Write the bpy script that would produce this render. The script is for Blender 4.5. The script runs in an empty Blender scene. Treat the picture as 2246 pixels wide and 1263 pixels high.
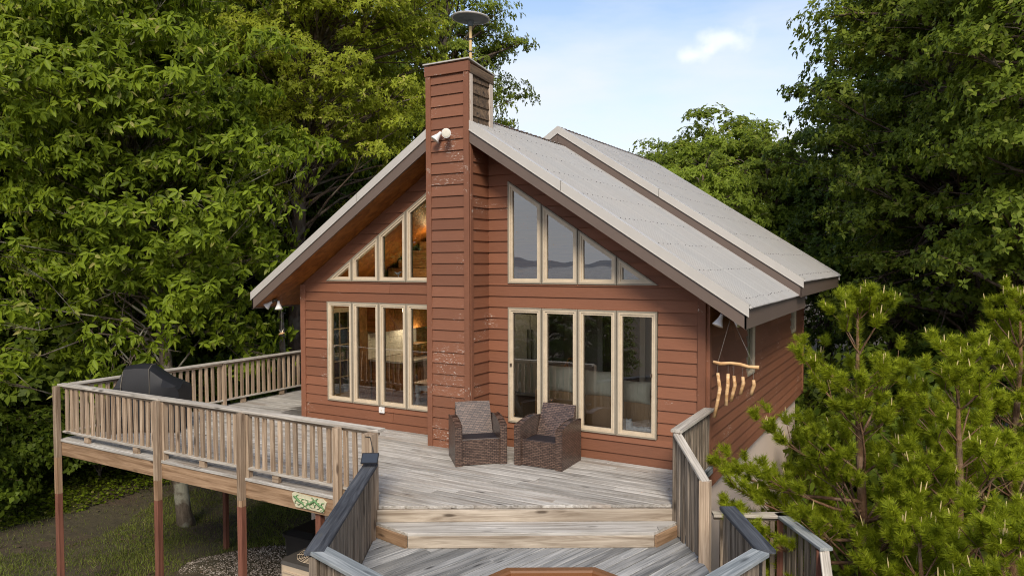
import bpy, math, random
import numpy as np
from mathutils import Vector, Matrix
random.seed(7)
SC = bpy.context.scene
COL = SC.collection
R = math.radians
# ------------------------------------------------------------------ camera
cam_d = bpy.data.cameras.new('camera'); cam = bpy.data.objects.new('camera', cam_d); COL.objects.link(cam)
YAW, PITCH, ROLL = -0.5195, -0.03458, -0.00244
fw = Vector((math.sin(YAW)*math.cos(PITCH), math.cos(YAW)*math.cos(PITCH), math.sin(PITCH)))
rt = Vector((math.cos(YAW), -math.sin(YAW), 0)); up = rt.cross(fw)
r2 = rt*math.cos(ROLL)+up*math.sin(ROLL); u2 = up*math.cos(ROLL)-rt*math.sin(ROLL)
cam.matrix_world = Matrix.Translation((2.6737, -10.1356, 2.9623)) @ Matrix((r2, u2, -fw)).transposed().to_4x4()
cam_d.sensor_fit = 'HORIZONTAL'; cam_d.sensor_width = 36.0; cam_d.lens = 36.0*1596.3/2246.0
cam_d.clip_start = 0.1; cam_d.clip_end = 20000
SC.camera = cam
# ------------------------------------------------------------------ world, sun, exposure
SUN_AZ, SUN_EL = R(150), R(40)
world = bpy.data.worlds.new('World'); SC.world = world; world.use_nodes = True
nt = world.node_tree; N = nt.nodes; L = nt.links; N.clear()
wo = N.new('ShaderNodeOutputWorld'); bg = N.new('ShaderNodeBackground'); bg.inputs['Strength'].default_value = 0.125
sky = N.new('ShaderNodeTexSky'); sky.sky_type = 'NISHITA'; sky.sun_disc = False
sky.sun_elevation = SUN_EL; sky.sun_rotation = SUN_AZ; sky.altitude = 400; sky.dust_density = 1.6; sky.air_density = 1.0
tc = N.new('ShaderNodeTexCoord')
sep = N.new('ShaderNodeSeparateXYZ'); L.new(tc.outputs['Generated'], sep.inputs[0])
# high thin cloud: streaky noise on the direction, thicker towards the horizon all the way round
mp = N.new('ShaderNodeMapping'); mp.inputs['Scale'].default_value = (1.6, 1.6, 6.0); L.new(tc.outputs['Generated'], mp.inputs[0])
nz = N.new('ShaderNodeTexNoise'); nz.inputs['Scale'].default_value = 1.7; nz.inputs['Detail'].default_value = 7; nz.inputs['Roughness'].default_value = 0.55
L.new(mp.outputs[0], nz.inputs['Vector'])
el = N.new('ShaderNodeMapRange'); el.inputs['From Min'].default_value = 0.02; el.inputs['From Max'].default_value = 0.42
el.inputs['To Min'].default_value = 0.8; el.inputs['To Max'].default_value = -0.05; L.new(sep.outputs['Z'], el.inputs['Value'])
cl = N.new('ShaderNodeMapRange'); cl.inputs['From Min'].default_value = 0.35; cl.inputs['From Max'].default_value = 0.8
cl.inputs['To Min'].default_value = 0.0; cl.inputs['To Max'].default_value = 0.8; L.new(nz.outputs['Fac'], cl.inputs['Value'])
ad = N.new('ShaderNodeMath'); ad.operation = 'ADD'; ad.use_clamp = True; L.new(el.outputs[0], ad.inputs[0]); L.new(cl.outputs[0], ad.inputs[1])
mx = N.new('ShaderNodeMix'); mx.data_type = 'RGBA'; L.new(ad.outputs[0], mx.inputs['Factor']); L.new(sky.outputs[0], mx.inputs['A'])
mx.inputs['B'].default_value = (4.2, 4.4, 4.7, 1)
# small fair-weather clouds: puffy blobs scattered round the sky
def puff(vec_out, centre, rad, flat, last):
    su = N.new('ShaderNodeVectorMath'); su.operation = 'SUBTRACT'; L.new(vec_out, su.inputs[0]); su.inputs[1].default_value = centre
    sc_ = N.new('ShaderNodeVectorMath'); sc_.operation = 'MULTIPLY'; L.new(su.outputs[0], sc_.inputs[0]); sc_.inputs[1].default_value = (1/rad, 1/rad, flat/rad)
    ln = N.new('ShaderNodeVectorMath'); ln.operation = 'LENGTH'; L.new(sc_.outputs[0], ln.inputs[0])
    n2 = N.new('ShaderNodeTexNoise'); n2.inputs['Scale'].default_value = 22; n2.inputs['Detail'].default_value = 6; L.new(vec_out, n2.inputs['Vector'])
    a2 = N.new('ShaderNodeMath'); a2.operation = 'MULTIPLY_ADD'; L.new(n2.outputs['Fac'], a2.inputs[0]); a2.inputs[1].default_value = 2.6; L.new(ln.outputs['Value'], a2.inputs[2])
    m2 = N.new('ShaderNodeMapRange'); m2.interpolation_type = 'SMOOTHSTEP'; L.new(a2.outputs[0], m2.inputs['Value'])
    m2.inputs['From Min'].default_value = 2.2; m2.inputs['From Max'].default_value = 1.2; m2.inputs['To Min'].default_value = 0; m2.inputs['To Max'].default_value = 0.55
    mm = N.new('ShaderNodeMix'); mm.data_type = 'RGBA'; L.new(m2.outputs[0], mm.inputs['Factor']); L.new(last, mm.inputs['A']); mm.inputs['B'].default_value = (5.6, 5.6, 5.7, 1)
    return mm.outputs['Result']
last = mx.outputs['Result']
for cx, cy, cz, rr, fl in ((-0.222, 0.933, 0.280, 0.050, 2.4), (-0.262, 0.928, 0.262, 0.030, 2.0), (-0.30, 0.945, 0.137, 0.05, 2.0),
                       (0.75, 0.62, 0.25, 0.10, 2.4), (0.6, -0.75, 0.28, 0.12, 2.5), (-0.6, -0.76, 0.25, 0.10, 2.5)):
    last = puff(tc.outputs['Generated'], (cx, cy, cz), rr, fl, last)
L.new(last, bg.inputs['Color']); L.new(bg.outputs[0], wo.inputs['Surface'])
sun_d = bpy.data.lights.new('sun', 'SUN'); sun_d.energy = 2.0; sun_d.angle = R(16); sun_d.color = (1.0, 0.90, 0.76)
sun = bpy.data.objects.new('sun', sun_d); COL.objects.link(sun)
to_sun = Vector((math.sin(SUN_AZ)*math.cos(SUN_EL), math.cos(SUN_AZ)*math.cos(SUN_EL), math.sin(SUN_EL)))
sun.rotation_euler = (-to_sun).to_track_quat('-Z', 'Y').to_euler()
sun.location = (0, -20, 30)
SC.view_settings.view_transform = 'Standard'; SC.view_settings.look = 'None'
SC.view_settings.exposure = 0.8; SC.view_settings.gamma = 1.0; SC.view_settings.use_curve_mapping = False
SC.render.engine = 'CYCLES'
SC.cycles.filter_width = 1.05; SC.cycles.use_denoising = True; SC.cycles.denoising_prefilter = 'NONE'
SC.cycles.max_bounces = 7; SC.cycles.diffuse_bounces = 3; SC.cycles.glossy_bounces = 3; SC.cycles.use_adaptive_sampling = True; SC.cycles.adaptive_threshold = 0.02; SC.cycles.transparent_max_bounces = 12; SC.cycles.caustics_reflective = False; SC.cycles.caustics_refractive = False

# ------------------------------------------------------------------ materials
def mat(name):
    m = bpy.data.materials.new(name); m.use_nodes = True
    n = m.node_tree.nodes; b = n['Principled BSDF']
    return m, n, m.node_tree.links, b
def ramp(n, stops):
    r = n.new('ShaderNodeValToRGB'); e = r.color_ramp.elements
    while len(e) < len(stops): e.new(0.5)
    for k, (p, c) in enumerate(stops): e[k].position = p; e[k].color = (*c, 1)
    return r
def coords(n, l, scale, rand=True, src='Object', rot=(0, 0, 0)):
    t = n.new('ShaderNodeTexCoord'); m = n.new('ShaderNodeMapping'); m.inputs['Scale'].default_value = scale; m.inputs['Rotation'].default_value = rot
    if rand:
        oi = n.new('ShaderNodeObjectInfo'); mu = n.new('ShaderNodeMath'); mu.operation = 'MULTIPLY'; mu.inputs[1].default_value = 37.0
        l.new(oi.outputs['Random'], mu.inputs[0]); a = n.new('ShaderNodeVectorMath'); a.operation = 'ADD'
        l.new(t.outputs[src], a.inputs[0]); l.new(mu.outputs[0], a.inputs[1]); l.new(a.outputs[0], m.inputs[0])
    else: l.new(t.outputs[src], m.inputs[0])
    return m.outputs[0]
def noise(n, l, vec, scale=1, detail=5, rough=0.55, dist=0.0):
    t = n.new('ShaderNodeTexNoise'); t.inputs['Scale'].default_value = scale; t.inputs['Detail'].default_value = detail
    t.inputs['Roughness'].default_value = rough; t.inputs['Distortion'].default_value = dist; l.new(vec, t.inputs['Vector']); return t.outputs['Fac']
def mixc(n, l, fac, a, b, mode='MIX'):
    m = n.new('ShaderNodeMix'); m.data_type = 'RGBA'; m.blend_type = mode
    for s, v in (('Factor', fac), ('A', a), ('B', b)):
        if isinstance(v, bpy.types.NodeSocket): l.new(v, m.inputs[s])
        else: m.inputs[s].default_value = v if isinstance(v, float) else (*v, 1)
    return m.outputs['Result']
def mrange(n, l, v, a, b, c=0.0, d=1.0):
    m = n.new('ShaderNodeMapRange'); l.new(v, m.inputs['Value'])
    for s, x in zip(('From Min', 'From Max', 'To Min', 'To Max'), (a, b, c, d)): m.inputs[s].default_value = x
    return m.outputs[0]
def bump(n, l, b, h, strength=0.3, dist=0.01):
    u = n.new('ShaderNodeBump'); u.inputs['Strength'].default_value = strength; u.inputs['Distance'].default_value = dist
    l.new(h, u.inputs['Height']); l.new(u.outputs[0], b.inputs['Normal'])
def wood(name, c1, c2, dark, rough=0.8, grain=1.0, vary=0.25, darkamt=0.5, knots=True, extra=None):
    m, n, l, b = mat(name)
    v = coords(n, l, (0.9, 22*grain, 22*grain)); f = noise(n, l, v, 1.2, 6, 0.6, 0.9)
    v2 = coords(n, l, (1.1, 60*grain, 60*grain)); f2 = noise(n, l, v2, 1.0, 4, 0.65, 0.2)
    v3 = coords(n, l, (0.8, 2.5, 2.5)); f3 = noise(n, l, v3, 1.4, 4, 0.5)
    r = ramp(n, [(0.36, tuple(x*0.78 for x in c1)), (0.64, tuple(min(1, x*1.08) for x in c2))]); l.new(f, r.inputs[0])
    c = mixc(n, l, mrange(n, l, f2, 0.52, 0.68, 0, min(1.0, darkamt*0.85)), r.outputs[0], dark)
    c = mixc(n, l, mrange(n, l, f3, 0.45, 0.75, 0, 0.5), c, tuple(x*0.62 for x in c1))
    if knots:
        vo = n.new('ShaderNodeTexVoronoi'); vo.inputs['Scale'].default_value = 1.0; l.new(coords(n, l, (1.6, 6, 6)), vo.inputs['Vector'])
        c = mixc(n, l, mrange(n, l, vo.outputs['Distance'], 0.16, 0.07, 0, 0.8), c, tuple(x*0.35 for x in dark))
    oi = n.new('ShaderNodeObjectInfo')
    hs = n.new('ShaderNodeHueSaturation'); l.new(c, hs.inputs['Color']); l.new(mrange(n, l, oi.outputs['Random'], 0, 1, 1-vary, 1+vary), hs.inputs['Value'])
    out = hs.outputs['Color']
    if extra: out = extra(n, l, out)
    l.new(out, b.inputs['Base Color']); b.inputs['Roughness'].default_value = rough; b.inputs['Specular IOR Level'].default_value = 0.25
    bump(n, l, b, f2, 0.55, 0.004)
    return m
def plain(name, col, rough=0.6, metal=0.0, var=0.12, scale=6.0, bmp=0.0, spec=0.4):
    m, n, l, b = mat(name)
    f = noise(n, l, coords(n, l, (scale,)*3), 1.0, 5, 0.6)
    c = mixc(n, l, f, tuple(x*(1-var*1.6) for x in col), tuple(min(1, x*(1+var*1.2)) for x in col))
    l.new(c, b.inputs['Base Color']); b.inputs['Roughness'].default_value = rough; b.inputs['Metallic'].default_value = metal; b.inputs['Specular IOR Level'].default_value = spec
    if bmp: bump(n, l, b, noise(n, l, coords(n, l, (scale*14,)*3), 1, 3), bmp, 0.004)
    return m
def emit(name, col, s):
    m, n, l, b = mat(name); b.inputs['Base Color'].default_value = (*col, 1); b.inputs['Emission Color'].default_value = (*col, 1); b.inputs['Emission Strength'].default_value = s; return m
def painted(name, col, peel, peelcol, sat=1.0):
    m, n, l, b = mat(name)
    g = noise(n, l, coords(n, l, (5, 5, 70), False), 1.0, 4, 0.6, 0.3)
    big = noise(n, l, coords(n, l, (0.5, 0.5, 1.2), False), 1.3, 4, 0.5)
    oi = n.new('ShaderNodeObjectInfo')
    c = mixc(n, l, g, tuple(x*0.8 for x in col), tuple(x*1.15 for x in col))
    c = mixc(n, l, mrange(n, l, big, 0.35, 0.7, 0, 0.45), c, tuple(x*y for x, y in zip(col, (1.22, 1.15, 1.0))))
    hs = n.new('ShaderNodeHueSaturation'); l.new(c, hs.inputs['Color']); l.new(mrange(n, l, oi.outputs['Random'], 0, 1, 0.86, 1.16), hs.inputs['Value'])
    c = hs.outputs['Color']
    if peel > 0:
        p = noise(n, l, coords(n, l, (15, 15, 48), False), 1.0, 6, 0.75, 0.6); q = noise(n, l, coords(n, l, (1.2, 1.2, 2.2), False), 1.0, 3, 0.5)
        a = n.new('ShaderNodeMath'); a.operation = 'MULTIPLY'; l.new(mrange(n, l, p, 0.57, 0.61), a.inputs[0]); l.new(mrange(n, l, q, 0.62-0.22*peel, 0.72-0.2*peel), a.inputs[1])
        c = mixc(n, l, a.outputs[0], c, peelcol)
    l.new(c, b.inputs['Base Color']); b.inputs['Roughness'].default_value = 0.68; b.inputs['Specular IOR Level'].default_value = 0.3
    bump(n, l, b, g, 0.35, 0.003)
    return m
def leafmat(name, dark, light, tip, trans=0.35, rough=0.5):
    m, n, l, b = mat(name)
    g = n.new('ShaderNodeNewGeometry')
    r = ramp(n, [(0.0, dark), (0.55, light), (0.93, light), (1.0, tip)]); l.new(g.outputs['Random Per Island'], r.inputs[0])
    big = noise(n, l, coords(n, l, (0.45,)*3), 1.0, 3, 0.5)
    c = mixc(n, l, mrange(n, l, big, 0.4, 0.7, 0, 0.45), r.outputs[0], tuple(x*0.75 for x in dark))
    l.new(c, b.inputs['Base Color']); b.inputs['Roughness'].default_value = rough; b.inputs['Specular IOR Level'].default_value = 0.14
    t = n.new('ShaderNodeBsdfTranslucent'); hs = n.new('ShaderNodeHueSaturation'); l.new(c, hs.inputs['Color']); hs.inputs['Value'].default_value = 1.5; hs.inputs['Hue'].default_value = 0.485
    l.new(hs.outputs[0], t.inputs['Color'])
    ms = n.new('ShaderNodeMixShader'); ms.inputs[0].default_value = trans; l.new(b.outputs[0], ms.inputs[1]); l.new(t.outputs[0], ms.inputs[2])
    l.new(ms.outputs[0], n['Material Output'].inputs['Surface'])
    return m
def bark(name, c1, c2, sc=1.0):
    m, n, l, b = mat(name)
    f = noise(n, l, coords(n, l, (9*sc, 9*sc, 2.5*sc)), 1.3, 7, 0.7, 0.6); p = noise(n, l, coords(n, l, (2.2*sc,)*3), 1.0, 4, 0.6)
    r = ramp(n, [(0.3, tuple(x*0.45 for x in c1)), (0.6, c1)]); l.new(f, r.inputs[0])
    c = mixc(n, l, mrange(n, l, p, 0.5, 0.62, 0, 0.85), r.outputs[0], c2)
    l.new(c, b.inputs['Base Color']); b.inputs['Roughness'].default_value = 0.95; b.inputs['Specular IOR Level'].default_value = 0.1
    bump(n, l, b, f, 0.9, 0.03); return m
def wicker():
    m, n, l, b = mat('wicker')
    t = n.new('ShaderNodeTexCoord'); s = n.new('ShaderNodeSeparateXYZ'); l.new(t.outputs['Object'], s.inputs[0])
    a = n.new('ShaderNodeMath'); a.operation = 'ADD'; l.new(s.outputs[0], a.inputs[0]); l.new(s.outputs[1], a.inputs[1])
    cb = n.new('ShaderNodeCombineXYZ'); l.new(a.outputs[0], cb.inputs[0]); l.new(s.outputs[2], cb.inputs[1])
    br = n.new('ShaderNodeTexBrick'); l.new(cb.outputs[0], br.inputs['Vector']); br.inputs['Scale'].default_value = 1.0
    br.inputs['Brick Width'].default_value = 0.058; br.inputs['Row Height'].default_value = 0.024; br.inputs['Mortar Size'].default_value = 0.005; br.inputs['Mortar Smooth'].default_value = 0.6
    br.inputs['Color1'].default_value = (0.17, 0.108, 0.08, 1); br.inputs['Color2'].default_value = (0.070, 0.042, 0.032, 1); br.inputs['Mortar'].default_value = (0.012, 0.008, 0.007, 1)
    nn = noise(n, l, coords(n, l, (1.5, 1.5, 60)), 1, 3)
    c = mixc(n, l, mrange(n, l, nn, 0.6, 0.8, 0, 0.35), br.outputs['Color'], (0.20, 0.125, 0.09))
    l.new(c, b.inputs['Base Color']); b.inputs['Roughness'].default_value = 0.38; b.inputs['Specular IOR Level'].default_value = 0.5
    bump(n, l, b, br.outputs['Fac'], -0.9, 0.004); return m
def glass_mat():
    m, n, l, b = mat('window_glass'); n.remove(b)
    tr = n.new('ShaderNodeBsdfTransparent'); tr.inputs[0].default_value = (0.92, 0.94, 0.92, 1)
    gl = n.new('ShaderNodeBsdfGlossy'); gl.inputs['Roughness'].default_value = 0.0; gl.inputs['Color'].default_value = (0.93, 0.93, 0.93, 1)
    fr = n.new('ShaderNodeFresnel'); fr.inputs['IOR'].default_value = 1.52
    f = mrange(n, l, fr.outputs[0], 0.0, 1.0, 0.20, 1.0)
    ms = n.new('ShaderNodeMixShader'); l.new(f, ms.inputs[0]); l.new(tr.outputs[0], ms.inputs[1]); l.new(gl.outputs[0], ms.inputs[2])
    vv = noise(n, l, coords(n, l, (0.9, 0.9, 0.9), False), 1.0, 2); u = n.new('ShaderNodeBump'); u.inputs['Strength'].default_value = 0.06; u.inputs['Distance'].default_value = 0.05
    l.new(vv, u.inputs['Height']); l.new(u.outputs[0], gl.inputs['Normal'])
    l.new(ms.outputs[0], n['Material Output'].inputs['Surface']); return m
def roofmetal():
    m, n, l, b = mat('roof_metal')
    f = noise(n, l, coords(n, l, (1.2, 5, 1.2), False), 1.0, 5, 0.6); g = noise(n, l, coords(n, l, (0.5, 0.5, 0.5)), 1.0, 3)
    c = mixc(n, l, f, (0.285, 0.275, 0.256), (0.40, 0.387, 0.36)); c = mixc(n, l, mrange(n, l, g, 0.4, 0.7, 0, 0.5), c, (0.37, 0.34, 0.30))
    l.new(c, b.inputs['Base Color']); b.inputs['Metallic'].default_value = 0.1; b.inputs['Roughness'].default_value = 0.42; return m
def deckextra(n, l, c):
    # grey bloom with pale, foot-worn bleaching and dark mildew, in world-scale patches
    g = noise(n, l, coords(n, l, (0.7, 0.7, 0.7), False, 'Object'), 1.0, 5, 0.6)
    c = mixc(n, l, mrange(n, l, g, 0.45, 0.65, 0, 0.5), c, (0.52, 0.50, 0.46))
    g2 = noise(n, l, coords(n, l, (0.35, 2.0, 1.0), True, 'Object'), 1.0, 4, 0.6)
    c = mixc(n, l, mrange(n, l, g2, 0.52, 0.72, 0, 0.6), c, (0.25, 0.19, 0.14))
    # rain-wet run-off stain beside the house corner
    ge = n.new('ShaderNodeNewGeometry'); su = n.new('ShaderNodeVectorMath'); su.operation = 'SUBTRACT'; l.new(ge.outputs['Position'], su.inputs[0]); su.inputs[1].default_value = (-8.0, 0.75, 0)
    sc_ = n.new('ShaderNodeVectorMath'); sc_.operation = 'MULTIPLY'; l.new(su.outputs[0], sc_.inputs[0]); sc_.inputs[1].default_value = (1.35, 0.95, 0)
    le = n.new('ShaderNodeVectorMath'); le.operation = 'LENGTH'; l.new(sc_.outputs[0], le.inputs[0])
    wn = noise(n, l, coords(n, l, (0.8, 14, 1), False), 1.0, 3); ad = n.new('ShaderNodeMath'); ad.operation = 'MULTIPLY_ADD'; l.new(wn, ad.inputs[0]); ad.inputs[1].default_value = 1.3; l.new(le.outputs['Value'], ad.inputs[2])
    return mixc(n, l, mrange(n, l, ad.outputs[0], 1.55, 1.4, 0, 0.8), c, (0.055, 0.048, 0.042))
M = {}
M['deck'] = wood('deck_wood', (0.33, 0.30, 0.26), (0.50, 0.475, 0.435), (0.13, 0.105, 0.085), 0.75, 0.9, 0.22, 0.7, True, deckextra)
M['deck_low'] = wood('lower_deck_wood', (0.21, 0.215, 0.215), (0.37, 0.365, 0.35), (0.07, 0.068, 0.068), 0.75, 0.8, 0.32, 0.5)
M['cap'] = wood('rail_cap_wood', (0.38, 0.335, 0.28), (0.55, 0.505, 0.435), (0.14, 0.115, 0.09), 0.8, 1.0, 0.1, 0.6)
M['cap_dark'] = wood('blackened_cap_wood', (0.030, 0.034, 0.043), (0.085, 0.092, 0.105), (0.25, 0.25, 0.25), 0.7, 0.7, 0.1, 0.28)
M['cap_grey'] = wood('blue_grey_cap_wood', (0.20, 0.225, 0.235), (0.36, 0.375, 0.37), (0.08, 0.085, 0.09), 0.75, 0.8, 0.1, 0.5)
M['tan'] = wood('tan_rail_wood', (0.29, 0.20, 0.13), (0.45, 0.345, 0.245), (0.13, 0.075, 0.042), 0.8, 1.0, 0.22, 0.5)
M['tan_warm'] = wood('warm_beam_wood', (0.25, 0.15, 0.082), (0.37, 0.245, 0.15), (0.12, 0.065, 0.038), 0.75, 0.6, 0.12, 0.5)
M['riser'] = wood('riser_wood', (0.31, 0.245, 0.18), (0.50, 0.43, 0.345), (0.15, 0.105, 0.07), 0.78, 0.5, 0.12, 0.45)
M['grey_board'] = wood('grey_board_wood', (0.15, 0.115, 0.082), (0.31, 0.25, 0.19), (0.065, 0.048, 0.035), 0.85, 0.9, 0.25, 0.6)
M['old'] = wood('bare_weathered_wood', (0.09, 0.062, 0.042), (0.19, 0.125, 0.075), (0.045, 0.037, 0.035), 0.85, 0.6, 0.2, 0.7)
M['post_red'] = wood('red_stained_post', (0.17, 0.068, 0.044), (0.22, 0.090, 0.058), (0.11, 0.045, 0.03), 0.7, 0.7, 0.08, 0.3, False)
M['soffit'] = wood('soffit_wood', (0.23, 0.075, 0.014), (0.34, 0.125, 0.026), (0.14, 0.042, 0.01), 0.5, 0.3, 0.1, 0.3, False)
M['siding'] = painted('siding_paint', (0.205, 0.084, 0.046), 0.06, (0.60, 0.53, 0.45))
M['siding_peel'] = painted('peeling_siding_paint', (0.188, 0.079, 0.045), 0.34, (0.58, 0.50, 0.43))
M['trim_red'] = painted('trim_paint', (0.19, 0.079, 0.045), 0.25, (0.62, 0.56, 0.48))
M['trim_worn'] = painted('worn_trim_paint', (0.50, 0.42, 0.35), 0.6, (0.26, 0.10, 0.06))
M['fascia'] = plain('fascia_paint', (0.135, 0.098, 0.078), 0.55, 0, 0.08, 2)
M['rake'] = plain('rake_metal', (0.52, 0.485, 0.435), 0.42, 0.15, 0.06, 2)
M['roof'] = roofmetal()
M['screw'] = plain('screw_dark', (0.05, 0.05, 0.05), 0.5)
M['frame'] = plain('window_frame_tan', (0.58, 0.475, 0.34), 0.55, 0, 0.16, 7)
M['frame_out'] = plain('window_trim_olive', (0.30, 0.255, 0.19), 0.55, 0, 0.1, 3)
M['gap'] = plain('shadow_gap', (0.035, 0.03, 0.025), 0.9)
M['glass'] = glass_mat()
M['stucco'] = plain('foundation_stucco', (0.74, 0.60, 0.50), 0.9, 0, 0.05, 1.5, 0.35)
M['black'] = plain('black_plastic', (0.014, 0.014, 0.015), 0.38)
M['white'] = plain('white_enamel', (0.75, 0.73, 0.70), 0.4, 0, 0.05)
M['bronze'] = plain('bronze_metal', (0.10, 0.07, 0.05), 0.5, 0.3)
M['lens'] = plain('lamp_lens', (0.70, 0.66, 0.55), 0.25, 0, 0.05)
M['cover'] = plain('grill_cover_fabric', (0.009, 0.009, 0.011), 0.6, 0, 0.4, 4, 0.6)
M['piping'] = plain('cover_piping', (0.14, 0.12, 0.09), 0.7)
M['wicker'] = wicker()
M['cushion'] = plain('dark_seat_wicker', (0.020, 0.018, 0.024), 0.5, 0, 0.3, 30, 0.5)
M['drift'] = wood('driftwood', (0.50, 0.27, 0.11), (0.70, 0.46, 0.24), (0.30, 0.15, 0.07), 0.6, 0.6, 0.15, 0.3, False)
M['string'] = plain('string', (0.25, 0.23, 0.2), 0.8)
M['dish'] = plain('dish_underside', (0.115, 0.13, 0.135), 0.5)
M['mast'] = plain('mast_paint', (0.62, 0.44, 0.20), 0.5, 0.1, 0.15)
M['ac'] = plain('ac_beige', (0.50, 0.40, 0.29), 0.5, 0, 0.05)
M['acdark'] = plain('ac_grille', (0.10, 0.09, 0.08), 0.5, 0.3)
M['panel'] = plain('solar_panel', (0.035, 0.042, 0.055), 0.25, 0, 0.1)
M['cream'] = plain('plaque_cream', (0.55, 0.52, 0.36), 0.7, 0, 0.15, 12)
M['green'] = plain('plaque_green', (0.13, 0.25, 0.10), 0.6, 0, 0.25, 20)
M['tub'] = plain('tub_rim', (0.17, 0.075, 0.028), 0.4, 0, 0.1)
M['tubin'] = plain('tub_cover_orange', (0.34, 0.075, 0.022), 0.45, 0, 0.1)
M['floor'] = wood('interior_floor', (0.05, 0.035, 0.028), (0.10, 0.07, 0.05), (0.03, 0.02, 0.015), 0.3, 0.5, 0.1, 0.4, False)
M['cab'] = wood('cabinet_wood', (0.30, 0.115, 0.028), (0.46, 0.20, 0.06), (0.18, 0.06, 0.015), 0.4, 0.4, 0.1, 0.4, False)
M['plank'] = wood('plank_wood', (0.24, 0.12, 0.045), (0.34, 0.18, 0.075), (0.2, 0.09, 0.03), 0.45, 0.4, 0.12, 0.3)
M['plaster'] = plain('interior_plaster', (0.46, 0.42, 0.36), 0.9, 0, 0.06)
M['counter'] = plain('counter_top', (0.50, 0.46, 0.40), 0.35, 0, 0.2, 25)
M['fridge'] = plain('fridge_steel', (0.30, 0.32, 0.30), 0.4, 0.2, 0.05)
M['leather'] = plain('tan_leather', (0.55, 0.33, 0.16), 0.5, 0, 0.15, 5, 0.15)
M['pillow'] = plain('beige_pillow', (0.84, 0.76, 0.57), 0.9, 0, 0.1, 9, 0.2)
M['cloth'] = plain('white_cloth', (0.78, 0.76, 0.70), 0.9, 0, 0.05)
M['skin'] = plain('skin', (0.42, 0.22, 0.14), 0.6, 0, 0.05)
M['hair'] = plain('hair', (0.012, 0.009, 0.008), 0.5)
M['shirt'] = plain('shirt_maroon', (0.10, 0.035, 0.030), 0.85, 0, 0.15, 12)
M['glow'] = emit('lamp_glow', (1.0, 0.68, 0.32), 5.0)
M['glow2'] = emit('under_cabinet_glow', (1.0, 0.80, 0.52), 3.0)
M['brass'] = plain('brass_ball', (0.55, 0.42, 0.16), 0.3, 0.6, 0.2, 40, 0.4)
M['blue'] = plain('blue_glass', (0.12, 0.30, 0.34), 0.2)
M['rope'] = plain('cable_black', (0.02, 0.02, 0.02), 0.6)
M['bark_lichen'] = bark('lichen_bark', (0.17, 0.135, 0.10), (0.36, 0.35, 0.27))
M['bark'] = bark('grey_brown_bark', (0.14, 0.10, 0.075), (0.20, 0.17, 0.135))
M['bark_pine'] = bark('pine_bark', (0.22, 0.125, 0.07), (0.30, 0.20, 0.13), 2.0)
M['twig'] = bark('bare_twig', (0.33, 0.26, 0.19), (0.42, 0.36, 0.28), 3.0)
M['leaf_a'] = leafmat('chestnut_leaf', (0.095, 0.140, 0.010), (0.215, 0.285, 0.020), (0.42, 0.38, 0.13), 0.40, 0.45)
M['leaf_b'] = leafmat('yellow_green_leaf', (0.170, 0.205, 0.016), (0.335, 0.385, 0.036), (0.50, 0.44, 0.14), 0.45)
M['leaf_c'] = leafmat('oak_leaf', (0.088, 0.125, 0.014), (0.205, 0.255, 0.028), (0.30, 0.28, 0.07), 0.38)
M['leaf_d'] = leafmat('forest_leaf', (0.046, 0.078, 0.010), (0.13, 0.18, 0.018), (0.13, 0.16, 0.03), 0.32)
M['leaf_e'] = leafmat('maple_leaf', (0.095, 0.135, 0.014), (0.205, 0.265, 0.028), (0.30, 0.30, 0.07), 0.40)
M['leaf_f'] = leafmat('bright_leaf', (0.16, 0.22, 0.022), (0.26, 0.34, 0.04), (0.36, 0.42, 0.09), 0.42)
M['needle'] = leafmat('pine_needle', (0.14, 0.185, 0.010), (0.33, 0.385, 0.022), (0.44, 0.45, 0.05), 0.42, 0.5)
M['candle'] = plain('pine_candle', (0.56, 0.44, 0.20), 0.8, 0, 0.2)
M['grassm'] = leafmat('grass_blade', (0.075, 0.11, 0.018), (0.18, 0.21, 0.04), (0.30, 0.25, 0.10), 0.3)
def stone_mat():
    m, n, l, b = mat('gravel_stone'); g = n.new('ShaderNodeNewGeometry')
    r = ramp(n, [(0, (0.13, 0.10, 0.075)), (0.6, (0.28, 0.235, 0.19)), (1, (0.48, 0.43, 0.38))]); l.new(g.outputs['Random Per Island'], r.inputs[0])
    l.new(r.outputs[0], b.inputs['Base Color']); b.inputs['Roughness'].default_value = 0.9; return m
M['stone'] = stone_mat()
def ground_mat():
    m, n, l, b = mat('ground_soil')
    f = noise(n, l, coords(n, l, (0.5,)*3, False), 1.0, 6, 0.6); g = noise(n, l, coords(n, l, (7,)*3, False), 1.0, 6, 0.7)
    c = mixc(n, l, mrange(n, l, f, 0.46, 0.56), (0.085, 0.070, 0.036), (0.088, 0.054, 0.035)); c = mixc(n, l, mrange(n, l, g, 0.3, 0.7), (0.035, 0.028, 0.016), c)
    l.new(c, b.inputs['Base Color']); b.inputs['Roughness'].default_value = 1.0; bump(n, l, b, g, 0.8, 0.06); return m
M['ground'] = ground_mat()
def water_mat():
    m, n, l, b = mat('lake_water'); b.inputs['Base Color'].default_value = (0.16, 0.15, 0.14, 1); b.inputs['Roughness'].default_value = 0.18
    bump(n, l, b, noise(n, l, coords(n, l, (0.05, 0.15, 0.05), False), 1, 4), 0.3, 1.0); return m
M['water'] = water_mat()
M['hill'] = plain('far_hill', (0.20, 0.235, 0.27), 1.0, 0, 0.1, 0.004)

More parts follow.
